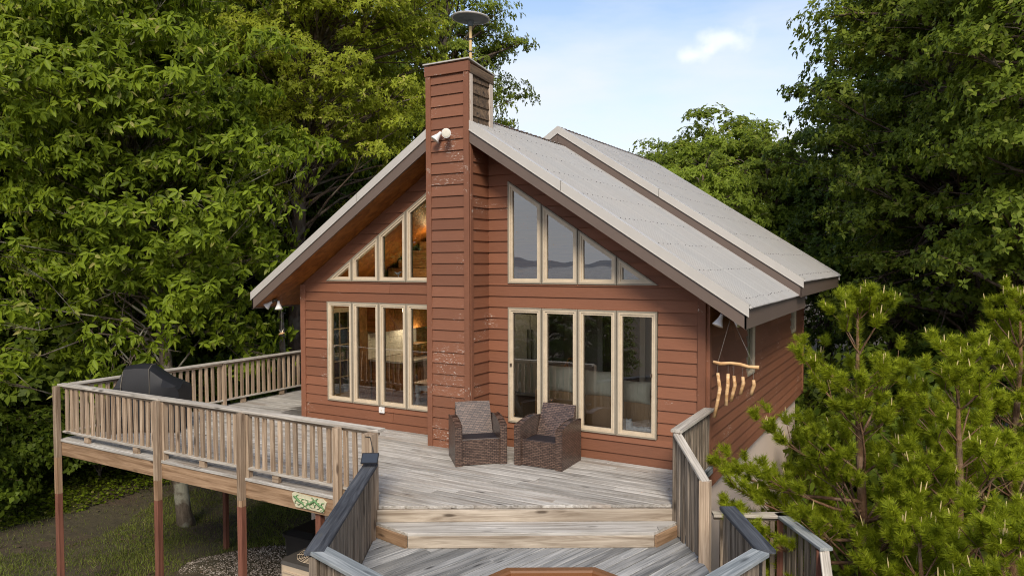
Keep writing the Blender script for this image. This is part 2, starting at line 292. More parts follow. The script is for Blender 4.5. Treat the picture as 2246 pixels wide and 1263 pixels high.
# ------------------------------------------------------------------ object helpers
WM = {}
def link(name, me, parent=None, world=None):
    o = bpy.data.objects.new(name, me); COL.objects.link(o)
    w = world if world is not None else Matrix.Identity(4)
    if parent is not None:
        o.parent = parent; o.matrix_basis = WM[parent].inverted() @ w
    else: o.matrix_basis = w
    WM[o] = w; return o
def thing(name, label, cat, loc=(0, 0, 0), rz=0, group=None):
    o = link(name, None, None, Matrix.Translation(loc) @ Matrix.Rotation(rz, 4, 'Z'))
    o.empty_display_size = 0.2; o['label'] = label; o['category'] = cat
    if group: o['group'] = group
    return o
def tag(o, label, cat, group=None):
    o['label'] = label; o['category'] = cat
    if group: o['group'] = group
    return o
class MB:
    def __init__(s): s.v = []; s.f = []
    def add(s, vs, fs):
        k = len(s.v); s.v += [tuple(x) for x in vs]; s.f += [[i+k for i in f] for f in fs]; return s
    def box(s, c, d, rot=None):
        hx, hy, hz = d[0]/2, d[1]/2, d[2]/2; c = Vector(c)
        vs = [Vector((x, y, z)) for x in (-hx, hx) for y in (-hy, hy) for z in (-hz, hz)]
        if rot is not None: vs = [rot @ v for v in vs]
        return s.add([c+v for v in vs], [(0, 1, 3, 2), (4, 6, 7, 5), (0, 4, 5, 1), (2, 3, 7, 6), (0, 2, 6, 4), (1, 5, 7, 3)])
    def prism(s, a, b):       # two rings of the same count
        n = len(a); return s.add(list(a)+list(b), [list(range(n))[::-1], [i+n for i in range(n)]]+[(i, (i+1) % n, n+(i+1) % n, n+i) for i in range(n)])
    def tube(s, pts, rad, n=8, cap=True):
        pts = [Vector(p) for p in pts]; rad = rad if hasattr(rad, '__len__') else [rad]*len(pts)
        rings = []; k0 = len(s.v); ref = None
        for i, p in enumerate(pts):
            t = (pts[min(i+1, len(pts)-1)]-pts[max(i-1, 0)]).normalized()
            if ref is None: ref = Vector((0, 0, 1)) if abs(t.z) < 0.9 else Vector((1, 0, 0))
            a = t.cross(ref).normalized(); bb = a.cross(t).normalized(); ref = bb
            s.v += [tuple(p+(a*math.cos(2*math.pi*j/n)+bb*math.sin(2*math.pi*j/n))*rad[i]) for j in range(n)]
        for i in range(len(pts)-1):
            for j in range(n): s.f.append([k0+i*n+j, k0+i*n+(j+1) % n, k0+(i+1)*n+(j+1) % n, k0+(i+1)*n+j])
        if cap: s.f.append([k0+j for j in range(n)][::-1]); s.f.append([k0+(len(pts)-1)*n+j for j in range(n)])
        return s
    def lathe(s, c, prof, n=16, axis=None):   # prof: list of (r, h)
        c = Vector(c); q = (Vector((0, 0, 1)).rotation_difference(Vector(axis)).to_matrix() if axis is not None else Matrix.Identity(3)); k = len(s.v)
        for r, h in prof: s.v += [tuple(c+q @ Vector((r*math.cos(2*math.pi*j/n), r*math.sin(2*math.pi*j/n), h))) for j in range(n)]
        for i in range(len(prof)-1):
            for j in range(n): s.f.append([k+i*n+j, k+i*n+(j+1) % n, k+(i+1)*n+(j+1) % n, k+(i+1)*n+j])
        s.f.append([k+j for j in range(n)][::-1]); s.f.append([k+(len(prof)-1)*n+j for j in range(n)]); return s
    def mesh(s, name, m, smooth=False):
        me = bpy.data.meshes.new(name); me.from_pydata(s.v, [], s.f); me.materials.append(M[m] if isinstance(m, str) else m)
        if smooth: me.polygons.foreach_set('use_smooth', [True]*len(me.polygons))
        me.update(); return me
    def build(s, name, m, parent=None, world=None, smooth=False):
        return link(name, s.mesh(name, m, smooth), parent, world)
def frame_from(p0, p1, upv=(0, 0, 1)):
    x = (Vector(p1)-Vector(p0)).normalized(); y = Vector(upv).cross(x).normalized(); z = x.cross(y)
    m = Matrix((x, y, z)).transposed().to_4x4(); m.translation = (Vector(p0)+Vector(p1))/2; return m
def bar(name, p0, p1, w, t, m, parent, upv=(0, 0, 1), ch=0.004, jig=0.0):
    """chamfered board from p0 to p1 (centre line), width w across, thickness t along up; grain along its own x"""
    Lh = (Vector(p1)-Vector(p0)).length/2; a, b = w/2, t/2; ch = min(ch, a*0.4, b*0.4)
    prof = [(-a+ch, -b), (a-ch, -b), (a, -b+ch), (a, b-ch), (a-ch, b), (-a+ch, b), (-a, b-ch), (-a, -b+ch)]
    mb = MB(); mb.prism([(-Lh, y, z) for y, z in prof], [(Lh, y, z) for y, z in prof])
    W = frame_from(p0, p1, upv)
    if jig: W = W @ Matrix.Rotation(random.uniform(-jig, jig), 4, 'X') @ Matrix.Rotation(random.uniform(-jig, jig)*0.3, 4, 'Y')
    return mb.build(name, m, parent, W)
def clip(P, a, b, c):    # keep a*x+b*y<=c
    out = []
    for i in range(len(P)):
        p, q = P[i], P[(i+1) % len(P)]; dp, dq = a*p[0]+b*p[1]-c, a*q[0]+b*q[1]-c
        if dp <= 1e-9: out.append(p)
        if (dp < -1e-9 and dq > 1e-9) or (dp > 1e-9 and dq < -1e-9):
            t = dp/(dp-dq); out.append((p[0]+t*(q[0]-p[0]), p[1]+t*(q[1]-p[1])))
    return out
def area(P): return 0.5*sum(P[i][0]*P[(i+1) % len(P)][1]-P[(i+1) % len(P)][0]*P[i][1] for i in range(len(P)))
def edges(Q):            # half planes of a ccw convex polygon
    if area(Q) < 0: Q = Q[::-1]
    for i in range(len(Q)):
        p, q = Q[i], Q[(i+1) % len(Q)]; a, b = q[1]-p[1], -(q[0]-p[0]); yield a, b, a*p[0]+b*p[1]
def inter(P, Q):
    for a, b, c in edges(Q):
        P = clip(P, a, b, c)
        if len(P) < 3: return []
    return P
def subtract(P, Q):
    out = []; rem = P
    for a, b, c in edges(Q):
        o = clip(rem, -a, -b, -c)
        if len(o) > 2 and abs(area(o)) > 1e-5: out.append(o)
        rem = clip(rem, a, b, c)
        if len(rem) < 3: break
    return out
def inset(P, d):
    if area(P) < 0: P = P[::-1]
    n = len(P); res = []; ln = []
    for i in range(n):
        p, q = Vector(P[i]), Vector(P[(i+1) % n]); t = (q-p).normalized(); nn = Vector((-t.y, t.x)); ln.append((p+nn*d, t))
    for i in range(n):
        p, t = ln[i-1]; q, u = ln[i]; den = t.x*u.y-t.y*u.x; s = ((q-p).x*u.y-(q-p).y*u.x)/den; v = p+t*s; res.append((v.x, v.y))
    return res

# ------------------------------------------------------------------ ground, lake, hills
def gh(x, y):
    z = -3.0
    if x < -13: z += 0.16*min(-13-x, 25)
    if y > 4: z += 0.03*min(y-4, 40)
    if x > 1: z -= 0.12*min(x-1, 10)
    if y < -7: z -= 0.10*min(-7-y, 40)+0.032*max(0, min(-47-y, 900))
    z += 0.10*math.sin(x*0.7+1)*math.sin(y*0.6)+0.05*math.sin(x*1.9)*math.cos(y*1.7)
    return z
gx = [-3000, -1200, -500, -250, -120, -70]+list(np.linspace(-45, 30, 76))+[45, 70, 120, 250, 500, 1200, 3000]
gy = [-1100, -900, -600, -400, -230, -160, -110, -80, -60, -45]+list(np.linspace(-34, 40, 75))+[60, 100, 200, 500, 1200, 3000]
mb = MB(); mb.v = [(x, y, gh(x, y)) for y in gy for x in gx]; nx = len(gx)
mb.f = [[j*nx+i, j*nx+i+1, (j+1)*nx+i+1, (j+1)*nx+i] for j in range(len(gy)-1) for i in range(nx-1)]
o = mb.build('ground', 'ground', smooth=True); o['kind'] = 'structure'
mb = MB(); mb.add([(-9000, -9000, -30.5), (9000, -9000, -30.5), (9000, -850, -30.5), (-9000, -850, -30.5)], [(0, 1, 2, 3)])
o = mb.build('lake', 'water'); o['kind'] = 'structure'
mb = MB(); k = 105
for i in range(k+1):
    x = -9000+18000*i/k; h = 40+18*math.sin(i*0.31)+14*math.sin(i*0.83+1)+8*math.sin(i*2.1)
    mb.v += [(x, -6000, -40), (x, -6600, h), (x, -7600, -40)]
for i in range(k):
    a = 3*i; mb.f += [[a, a+1, a+4, a+3], [a+1, a+2, a+5, a+4]]
o = mb.build('hills', 'hill', smooth=True); o['kind'] = 'structure'

# ------------------------------------------------------------------ house
XL, XC, DEP, Z0 = -7.78, -3.9, 8.88, -0.24
SL, ZR, TH = 0.65, 5.37, 0.30
def zr(x): return ZR-SL*abs(x-XC)
house = thing('house', 'red-brown wood-sided cabin with metal gable roof behind the deck', 'house', (-3.9, 4.4, -3.0))
EXPO = 0.177; ROW0 = 2.25-14*EXPO
def wall(name, o_, u_, poly, wins, mat_board, zlo, zhi, thick=0.12, proud=0.023):
    """a sheathed wall in the plane (o_, u_, z) with outward normal n; lapped boards are its sub-parts"""
    o_ = Vector(o_); u_ = Vector(u_); n_ = u_.cross(Vector((0, 0, 1)))
    P3 = lambda p, d: o_+u_*p[0]+Vector((0, 0, p[1]))+n_*d
    pcs = [poly]
    for w in wins: pcs = [q for p in pcs for q in ([p] if len(inter(p, w)) < 3 else subtract(p, w))]
    mb = MB()
    for p in pcs:
        if len(p) < 3: continue
        mb.prism([P3(q, -thick) for q in p], [P3(q, 0) for q in p])
    part = mb.build(name, 'siding', house)
    k = int(math.floor((zlo-ROW0)/EXPO)); xs = [p[0] for p in poly]
    while ROW0+k*EXPO < zhi:
        za, zb = ROW0+k*EXPO, ROW0+(k+1)*EXPO; k += 1
        p = inter([(min(xs)-1, za), (max(xs)+1, za), (max(xs)+1, zb), (min(xs)-1, zb)], poly)
        if len(p) < 3 or abs(area(p)) < 1e-3: continue
        ps = [p]
        for w in wins: ps = [q for p_ in ps for q in ([p_] if len(inter(p_, w)) < 3 else subtract(p_, w))]
        cut = []
        for q in ps:
            if len(q) < 3: continue
            xa, xb = min(a[0] for a in q), max(a[0] for a in q)
            if xb-xa > 2.4:
                xj = xa+(xb-xa)*random.uniform(.25, .75); cut += [clip(q, 1, 0, xj-.0025), clip(q, -1, 0, -xj-.0025)]
            else: cut.append(q)
        for q in cut:
            if len(q) < 3 or abs(area(q)) < 2e-4: continue
            bm_ = MB(); bm_.prism([P3(a, 0.001) for a in q], [P3(a, 0.005+proud*(zb-a[1])/EXPO) for a in q]); bm_.build('siding_board', mat_board, part)
    return part
# window outlines (x, z) on the facade, mirrored about the ridge
off = [0.718, 1.331, 1.950, 2.578, 3.204]
WF = []
zl0, zl1, zu0 = 0.40, 2.25, 2.632
ztop = lambda d: 4.268-0.655*(d-0.718)
for sgn in (1, -1):
    for a, b in zip(off[:-1], off[1:]):
        g = 0.006; xa, xb = XC+sgn*(a+g), XC+sgn*(b-g)
        WF.append([(xa, zl0), (xb, zl0), (xb, zl1), (xa, zl1)])
        if b > 3.2: WF.append([(xa, zu0), (XC+sgn*3.215, zu0), (xa, ztop(a+g))])
        else: WF.append([(xa, zu0), (xb, zu0), (xb, ztop(b-g)), (xa, ztop(a+g))])
HOLES = [[(XC+s*(off[0]-0.004), zl0-0.004), (XC+s*(off[4]+0.004), zl0-0.004), (XC+s*(off[4]+0.004), zl1+0.004), (XC+s*(off[0]-0.004), zl1+0.004)] for s in (1, -1)]
HOLES += [[(XC+s*(off[0]-0.004), zu0-0.004), (XC+s*3.225, zu0-0.004), (XC+s*(off[0]-0.004), ztop(0.718)+0.008)] for s in (1, -1)]
gable = [(XL, Z0), (0, Z0), (0, zr(0)-TH), (XC, ZR-TH), (XL, zr(XL)-TH)]
fwall = wall('front_wall', (0, 0, 0), (1, 0, 0), gable, HOLES, 'siding', Z0, ZR)
SW = [[(2.52, 1.02), (3.10, 1.02), (3.10, 2.20), (2.52, 2.20)], [(7.06, 1.36), (7.70, 1.36), (7.70, 2.2), (7.06, 2.2)]]
wall('right_wall', (0, 0, 0), (0, 1, 0), [(0, Z0), (DEP, Z0), (DEP, 2.56), (0, 2.56)], SW, 'siding', Z0, 2.6, proud=0.034)
FD = [(-1.45, 0.02), (-0.45, 0.02), (-0.45, 2.06), (-1.45, 2.06)]
wall('left_wall', (XL, 0, 0), (0, -1, 0), [(-DEP, Z0), (0, Z0), (0, 2.56), (-DEP, 2.56)], [FD], 'siding', Z0, 2.6)
wall('back_wall', (0, DEP, 0), (-1, 0, 0), [(0, Z0), (-XL, Z0), (-XL, 2.56), (-XC, 5.1), (0, 2.56)], [], 'siding', Z0, 5.2)
def cboard(x, y, z0, z1, sx, sy, m='trim_red', nm='corner_board', par=None):
    bar(nm, (x, y, z0), (x, y, z1), sx, sy, m, par or house, upv=(0, 1, 0))
zc = zr(0)-TH-0.01
cboard(-0.055, -0.022, Z0-0.01, zc+0.03, 0.115, 0.05); cboard(0.026, 0.053, Z0-0.01, zc, 0.052, 0.105)
cboard(XL+0.055, -0.022, Z0-0.01, zc+0.03, 0.115, 0.05); cboard(XL-0.022, 0.053, Z0-0.01, zc, 0.045, 0.105)
cboard(0.026, DEP-0.05, Z0-0.01, zc, 0.052, 0.105)
def window(o_, u_, poly, tri=False):
    o_ = Vector(o_); u_ = Vector(u_); n_ = u_.cross(Vector((0, 0, 1)))
    if area(poly) < 0: poly = poly[::-1]
    P3 = lambda p, d: o_+u_*p[0]+Vector((0, 0, p[1]))+n_*d
    def ring(mb, A, B, d0, d1):
        n = len(A); mb.add([P3(a, d0) for a in A]+[P3(a, d1) for a in A]+[P3(b, d1) for b in B]+[P3(b, d0) for b in B],
            [f for i in range(n) for j in [(i+1) % n] for f in ((i, j, n+j, n+i), (n+i, n+j, 2*n+j, 2*n+i), (2*n+i, 2*n+j, 3*n+j, 3*n+i), (3*n+i, 3*n+j, j, i))])
    m1 = MB(); ring(m1, poly, inset(poly, 0.022), -0.12, 0.045); w = m1.build('window', 'frame_out', house)
    m2 = MB(); a = inset(poly, 0.023); b_ = inset(poly, 0.050); c = inset(poly, 0.080)
    ring(m2, a, b_, -0.05, 0.040); ring(m2, inset(poly, 0.0501), c, -0.05, 0.026); m2.build('sash', 'frame', w)
    m3 = MB(); g = inset(poly, 0.0795); m3.add([P3(p, 0.0) for p in g], [list(range(len(g)))]); m3.build('pane', 'glass', w)
    return w
for p in WF:
    w = window((0, 0, 0), (1, 0, 0), p)
for p in SW: window((0, 0, 0), (0, 1, 0), p)
for x in (-3.12, -0.78):
    MB().box((x, -0.05, 1.33), (0.02, 0.03, 0.045)).build('window_latch', 'bronze', house)
# chimney
CX0, CX1, CY0, CY1 = -4.352, -3.535, -0.62, 0.10
mb = MB(); mb.prism([(CX0+.03, CY0+.03, -0.05), (CX1-.03, CY0+.03, -0.05), (CX1-.03, CY1, -0.05), (CX0+.03, CY1, -0.05)], [(CX0+.03, CY0+.03, 6.10), (CX1-.03, CY0+.03, 6.10), (CX1-.03, CY1, 6.0), (CX0+.03, CY1, 6.0)])
chim = mb.build('chimney', 'siding', house)
k = 0; tw = 0.095
while ROW0+k*EXPO < 6.1:
    za, zb = max(0.0, ROW0+k*EXPO), min(6.08, ROW0+(k+1)*EXPO); k += 1
    if zb-za < 0.03: continue
    f = lambda z: 0.006+0.022*(ROW0+k*EXPO-z)/EXPO
    m1 = MB(); yy = CY0+0.03
    m1.prism([(CX0+tw, yy, za), (CX1-tw, yy, za), (CX1-tw, yy, zb), (CX0+tw, yy, zb)][::-1], [(CX0+tw, yy-f(za), za), (CX1-tw, yy-f(za), za), (CX1-tw, yy-f(zb), zb), (CX0+tw, yy-f(zb), zb)][::-1])
    m1.build('siding_board', 'siding_peel', chim)
    up_ = zb > 5.2; e = CY1-0.10 if up_ else CY1-0.105
    if zb < 6.03:
        for xx, sg in ((CX1-0.03, 1), (CX0+0.03, -1)):
            m1 = MB(); m1.prism([(xx, CY0+tw*0.9, za), (xx, e, za), (xx, e, zb), (xx, CY0+tw*0.9, zb)], [(xx+sg*f(za), CY0+tw*0.9, za), (xx+sg*f(za), e, za), (xx+sg*f(zb), e, zb), (xx+sg*f(zb), CY0+tw*0.9, zb)])
            m1.build('siding_board', 'old' if up_ else 'siding', chim)
for x, s in ((CX0+tw/2, 0), (CX1-tw/2, 0)): cboard(x, CY0+0.012, 0.0, 5.92, tw, 0.042, 'trim_red', 'chimney_trim', chim)
for x in (CX1-0.012, CX0+0.012):
    cboard(x, CY0+0.012+0.021+0.041, 0.0, 5.06, 0.042, 0.078, 'trim_red', 'chimney_trim', chim)
    cboard(x, CY0+0.012+0.021+0.041, 5.062, 5.92, 0.042, 0.078, 'trim_worn', 'chimney_trim', chim)
    cboard(x, CY1-0.05, 5.12, 5.92, 0.042, 0.10, 'trim_worn', 'chimney_trim', chim)
bar('chimney_trim', (CX0-0.012, CY0+0.005, 6.0), (CX1+0.012, CY0+0.005, 6.0), 0.05, 0.155, 'trim_red', chim)
bar('chimney_trim', (CX1-0.005, CY0+0.032, 5.97), (CX1-0.005, CY1, 5.92), 0.05, 0.14, 'old', chim)
mb = MB(); mb.prism([(CX0-.03, CY0-.035, 6.105), (CX1+.03, CY0-.035, 6.105), (CX1+.03, CY1+.03, 6.0), (CX0-.03, CY1+.03, 6.0)], [(CX0-.03, CY0-.035, 6.125), (CX1+.03, CY0-.035, 6.125), (CX1+.03, CY1+.03, 6.02), (CX0-.03, CY1+.03, 6.02)])
mb.build('chimney_cap', 'rake', chim)
# roofs
def roof(xc, zt, xe, y0, y1, joint, chim_=False):
    hw = xe-xc; ze = zt-SL*hw; t = TH
    cs = math.cos(math.atan(SL)); sn = math.sin(math.atan(SL))
    mb = MB(); ring = lambda y: [(xc-hw+.03, y, ze-.01), (xc, y, zt-.025), (xc+hw-.03, y, ze-.01), (xc+hw-.03, y, ze-t+.03), (xc, y, zt-t), (xc-hw+.03, y, ze-t+.03)]
    a, b = ring(y0+0.03), ring(y1-0.03); v = a+b
    mb.add(v, [(0, 1, 7, 6), (1, 2, 8, 7), (2, 3, 9, 8), (3, 4, 10, 9), (4, 5, 11, 10), (5, 0, 6, 11), (1, 0, 5, 4), (2, 1, 4, 3), (6, 7, 10, 11), (7, 8, 9, 10)])
    rf = mb.build('roof', 'soffit', house)
    per, ph = 0.090, 8; wpan = per*8
    for sg in (1, -1):
        y = y0+0.035; i = 0
        while y < y1-0.05:
            ye = min(y+wpan+per*0.5, y1-0.02); nc = int((ye-y)/per*ph)+1; mb = MB(); lift = 0.025+0.003*(i % 2)
            for c in range(nc):
                yy = y+c*per/ph; h = lift+0.019*math.cos(2*math.pi*(yy-y0)/per)
                for s in (0.02, 1.0):
                    d = s*(hw+0.035); mb.v.append((xc+sg*(d+h*sn), yy, zt-SL*d+h*cs-0.02))
            mb.f = [[2*c, 2*c+1, 2*c+3, 2*c+2] if sg < 0 else [2*c, 2*c+2, 2*c+3, 2*c+1] for c in range(nc-1)]
            mb.build('roof_panel', 'roof', rf, smooth=True); y += wpan; i += 1
    mb = MB()          # screw heads along the purlins
    for sg in (1,):
        for q in range(1, 9):
            d = hw*q/8-0.10; nb = int((y1-y0-0.3)/(per*2))
            for c in range(nb):
                if random.random() < 0.06: continue
                yy = y0+0.15+0.0+c*per*2; yy = y0+round((yy-y0)/per)*per; h = 0.046; dd = d+random.uniform(-.012, .012)
                p = Vector((xc+sg*(dd+h*sn), yy, zt-SL*dd+h*cs-0.02)); nn = Vector((sn*sg, 0, cs))
                mb.lathe(p-nn*0.004, [(0.0066, 0), (0.0066, 0.006), (0.004, 0.010)], 6, nn)
    sc_ = mb.build('roof_screws', 'screw', rf); sc_['kind'] = 'stuff'
    # metal rake flashing and brown fascia along each gable edge
    for sg in (1, -1):
        for yf, dy in ((y0, -1), (y1, 1)):
            s0 = 0.0 if not (chim_ and dy < 0) else ((CX1-xc) if sg > 0 else (xc-CX0))/hw-0.004
            joints = [s0, joint, 1.0]
            for ja, jb in zip(joints[:-1], joints[1:]):
                P = lambda s, dz, y: (xc+sg*(s*(hw+0.03)), y, zt-SL*(s*(hw+0.03))+dz)
                mb = MB(); e = 0.0 if ja == s0 else 0.002
                mb.prism([P(ja+e, 0.035, yf+dy*0.012), P(jb, 0.035, yf+dy*0.012), P(jb, -0.118, yf+dy*0.012), P(ja+e, -0.118, yf+dy*0.012)],
                         [P(ja+e, 0.035, yf-dy*0.004), P(jb, 0.035, yf-dy*0.004), P(jb, -0.118, yf-dy*0.004), P(ja+e, -0.118, yf-dy*0.004)])
                mb.prism([P(ja+e, 0.037, yf+dy*0.010), P(jb, 0.037, yf+dy*0.010), P(jb, 0.037, yf-dy*0.12), P(ja+e, 0.037, yf-dy*0.12)],
                         [P(ja+e, 0.0345, yf+dy*0.010), P(jb, 0.0345, yf+dy*0.010), P(jb, 0.0345, yf-dy*0.12), P(ja+e, 0.0345, yf-dy*0.12)])
                mb.prism([P(ja+e, -0.108, yf+dy*0.022), P(jb, -0.108, yf+dy*0.022), P(jb, -0.119, yf+dy*0.022), P(ja+e, -0.119, yf+dy*0.022)],
                         [P(ja+e, -0.108, yf+dy*0.0115), P(jb, -0.108, yf+dy*0.0115), P(jb, -0.119, yf+dy*0.0115), P(ja+e, -0.119, yf+dy*0.0115)])
                mb.build('rake_flashing', 'rake', rf)
            mb = MB(); Q = lambda s, dz, y: (xc+sg*(s*hw), y, zt-SL*(s*hw)+dz)
            s1 = max(s0, 0.001)
            mb.prism([Q(s1, -0.118, yf-dy*0.001), Q(1, -0.118, yf-dy*0.001), Q(1, -t-0.005, yf-dy*0.001), Q(s1, -t-0.005, yf-dy*0.001)],
                     [Q(s1, -0.118, yf-dy*0.032), Q(1, -0.118, yf-dy*0.032), Q(1, -t-0.005, yf-dy*0.032), Q(s1, -t-0.005, yf-dy*0.032)])
            mb.build('fascia_board', 'fascia', rf)
        bar('fascia_board', (xc+sg*(hw-0.012), y0+0.001, ze-0.155), (xc+sg*(hw-0.012), y1-0.001, ze-0.155), 0.03, 0.285, 'fascia', rf)
    mb = MB(); n = int((y1-y0)/per)
    mb.prism([(xc-.14, y0+.02, zt-.065), (xc, y0+.02, zt+.028), (xc+.05, y0+.02, zt-.002), (xc, y0+.02, zt+.012), (xc-.14, y0+.02, zt-.08)], [(xc-.14, y1-.02, zt-.065), (xc, y1-.02, zt+.028), (xc+.05, y1-.02, zt-.002), (xc, y1-.02, zt+.012), (xc-.14, y1-.02, zt-.08)])
    mb.build('ridge_cap', 'roof', rf)
    mb = MB()
    for c in range(n//2): mb.box((xc+0.028, y0+0.1+c*per*2, zt-0.004), (0.05, per*0.9, 0.035))
    q = mb.build('ridge_closure', 'fascia', rf); q['kind'] = 'stuff'
    return rf
roof(XC, ZR, 0.67, -0.60, 4.50, 0.42, True)
roof(-3.95, 5.72, 0.77, 3.35, 9.25, 0.45)
mb = MB(); mb.prism([(XL+.1, 3.9, 2.5), (-.1, 3.9, 2.5), (-3.95, 3.9, 5.42)], [(XL+.1, 4.0, 2.5), (-.1, 4.0, 2.5), (-3.95, 4.0, 5.42)]); mb.build('gable_infill', 'fascia', house)
# foundation
mb = MB(); h_ = 4.2
mb.box(((XL)/2, DEP/2-0.15, Z0-h_/2), (-XL-0.16, DEP-0.5, h_)); mb.build('foundation', 'stucco', house)
# interior shell
MB().box((XL/2, DEP/2, -0.06), (-XL-0.26, DEP-0.26, 0.1)).build('interior_floor', 'floor', house)
MB().box((-0.135, DEP/2, 1.25), (0.02, DEP-0.3, 2.5)).build('interior_wall', 'plaster', house)
mb = MB()
for a, b in ((0.14, 0.44), (1.46, DEP-0.14)): mb.box((XL+0.135, (a+b)/2, 1.25), (0.02, b-a, 2.5))
mb.box((XL+0.135, 0.95, 2.29), (0.02, 1.02, 0.42)); mb.build('interior_wall', 'plank', house)
mb = MB(); mb.box((XL/2, 5.2, 1.2), (-XL-0.3, 0.06, 2.4)); mb.build('interior_wall', 'plaster', house)
loft = MB().box((XL/2, 3.55, 2.42), (-XL-0.3, 3.2, 0.12)).build('loft_floor', 'plank', house)
for i in range(16):
    z = 2.5+i*0.18; hw = max(0.0, (ZR-TH-z-0.2)/SL)
    if hw > 0.2: bar('wall_plank', (XC-hw, 1.98, z+0.09), (XC+hw, 1.98, z+0.09), 0.03, 0.172, 'plank', loft)
# French door in the left wall
fd = MB()
for y0, y1, z0, z1 in ((0.46, 0.56, 0.03, 2.05), (1.34, 1.44, 0.03, 2.05), (0.56, 1.34, 1.95, 2.05), (0.56, 1.34, 0.03, 0.28)): fd.box((XL-0.06, (y0+y1)/2, (z0+z1)/2), (0.045, y1-y0, z1-z0))
for i in (1, 2): fd.box((XL-0.06, 0.56+i*0.26, 1.115), (0.03, 0.022, 1.67))
for i in range(1, 5): fd.box((XL-0.06, 0.95, 0.28+i*0.334), (0.031, 0.78, 0.022))
d = fd.build('french_door', 'frame', house)
for i in range(3):
    for j in range(5):
        y0, z0 = 0.56+i*0.26+.011, 0.28+j*0.334+.011; MB().add([(XL-.06, y0, z0), (XL-.06, y0+.238, z0), (XL-.06, y0+.238, z0+.312), (XL-.06, y0, z0+.312)], [(0, 1, 2, 3)]).build('pane', 'glass', d)

# ------------------------------------------------------------------ deck
deck = thing('deck', 'large weathered grey wooden deck on tall posts in front of the cabin', 'deck', (-5.0, -1.6, -3.0))
DX0, DY0 = -10.1, -3.3
S0, S1 = Vector((-3.13, -3.30)), Vector((0.035, -1.47))          # top edge of the steps, swung 30 degrees from the facade
SD = (S1-S0).normalized(); SN = Vector((SD.y, -SD.x))             # along the steps / out towards the lower deck
def boards(parent, poly, ang, pitch, gap, z, th, m, name='deck_board', maxlen=4.2, phase=0.0):
    d = Vector((math.cos(ang), math.sin(ang))); nn = Vector((-d.y, d.x))
    ss = [Vector(p).dot(nn) for p in poly]; us = [Vector(p).dot(d) for p in poly]
    k = math.floor((min(ss)-phase)/pitch)
    while phase+k*pitch < max(ss):
        a, b = phase+k*pitch+gap/2, phase+(k+1)*pitch-gap/2; k += 1
        u = min(us)-random.uniform(0.2, maxlen-0.5)
        while u < max(us):
            ue = u+random.choice((0.75, 1.0, 1.0))*maxlen
            rect = [tuple(d*uu+nn*s) for uu, s in ((u+0.0015, a), (ue-0.0015, a), (ue-0.0015, b), (u+0.0015, b))]
            u = ue; p = inter(rect, poly)
            if len(p) < 3 or abs(area(p)) < 0.004: continue
            if area(p) < 0: p = p[::-1]
            c = Vector((sum(q[0] for q in p)/len(p), sum(q[1] for q in p)/len(p)))
            loc = [((Vector(q)-c).dot(d), (Vector(q)-c).dot(nn)) for q in p]
            dz = random.uniform(-0.002, 0.002); mb = MB()
            ins = inset(loc, 0.0035) if abs(area(loc)) > 0.03 else loc
            n = len(loc); mb.add([(x, y, -th) for x, y in loc]+[(x, y, -0.004) for x, y in loc]+[(x, y, 0) for x, y in ins],
                [list(range(n))[::-1], [2*n+i for i in range(n)]]+[(i, (i+1) % n, n+(i+1) % n, n+i) for i in range(n)]+[(n+i, n+(i+1) % n, 2*n+(i+1) % n, 2*n+i) for i in range(n)])
            mb.build(name, m, parent, Matrix.Translation((c.x, c.y, z+dz)) @ Matrix.Rotation(ang, 4, 'Z') @ Matrix.Rotation(random.uniform(-.004, .004), 4, 'X'))
front = [(DX0, DY0-0.02), (S0.x, DY0-0.02), (S1.x, S1.y), (S1.x, -0.03), (DX0, -0.03)]
left = [(DX0, -0.03), (XL-0.03, -0.03), (XL-0.03, 3.2), (DX0, 3.2)]
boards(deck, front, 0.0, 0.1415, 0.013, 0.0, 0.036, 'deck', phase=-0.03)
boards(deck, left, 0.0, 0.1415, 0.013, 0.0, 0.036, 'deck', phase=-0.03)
def beam(p0, p1, h=0.24, t=0.04, z=-0.04, m='tan_warm'): return bar('rim_beam', (*p0, z-h/2), (*p1, z-h/2), t, h, m, deck)
beam((DX0+0.02, DY0+0.02), (S0.x, DY0+0.02)); beam((DX0+0.02, DY0+0.04), (DX0+0.02, 3.2)); beam((S1.x-0.02, S1.y+.05), (S1.x-0.02, -0.03), m='grey_board')
for y in (-2.4, -1.6, -0.8): bar('joist', (DX0+.05, y, -0.16), (-1.2 if y > -1.7 else -3.2, y, -0.16), 0.04, 0.2, 'tan_warm', deck)
def post(x, y, z0, z1, parent=deck, w=0.09, m='tan', name='support_post'): return bar(name, (x, y, z0), (x, y, z1), w, w, m, parent, upv=(0, 1, 0), ch=0.006)
PX = [-10.1, -7.38, -5.53]
for x in PX:
    zs = {-10.1: -0.92, -7.38: -0.60, -5.53: -0.39}[x]
    post(x+(0.02 if x < -10 else 0), DY0-0.045, -0.3, 0.90); post(x+(0.02 if x < -10 else 0), DY0-0.045, zs, -0.301, m='tan_warm'); p = post(x+(0.02 if x < -10 else 0), DY0-0.045, gh(x, DY0)-0.3, zs-0.001, m='post_red')
post(-10.0, -0.05, gh(-10, 0)-0.3, -0.29, m='post_red'); post(-3.75, -3.345, -1.6, 0.90)
post(-10.0, 2.9, gh(-10, 3)-0.3, -0.29, m='post_red'); post(-4.2, -3.2, gh(-4, -3)-.3, -0.29, m='post_red')
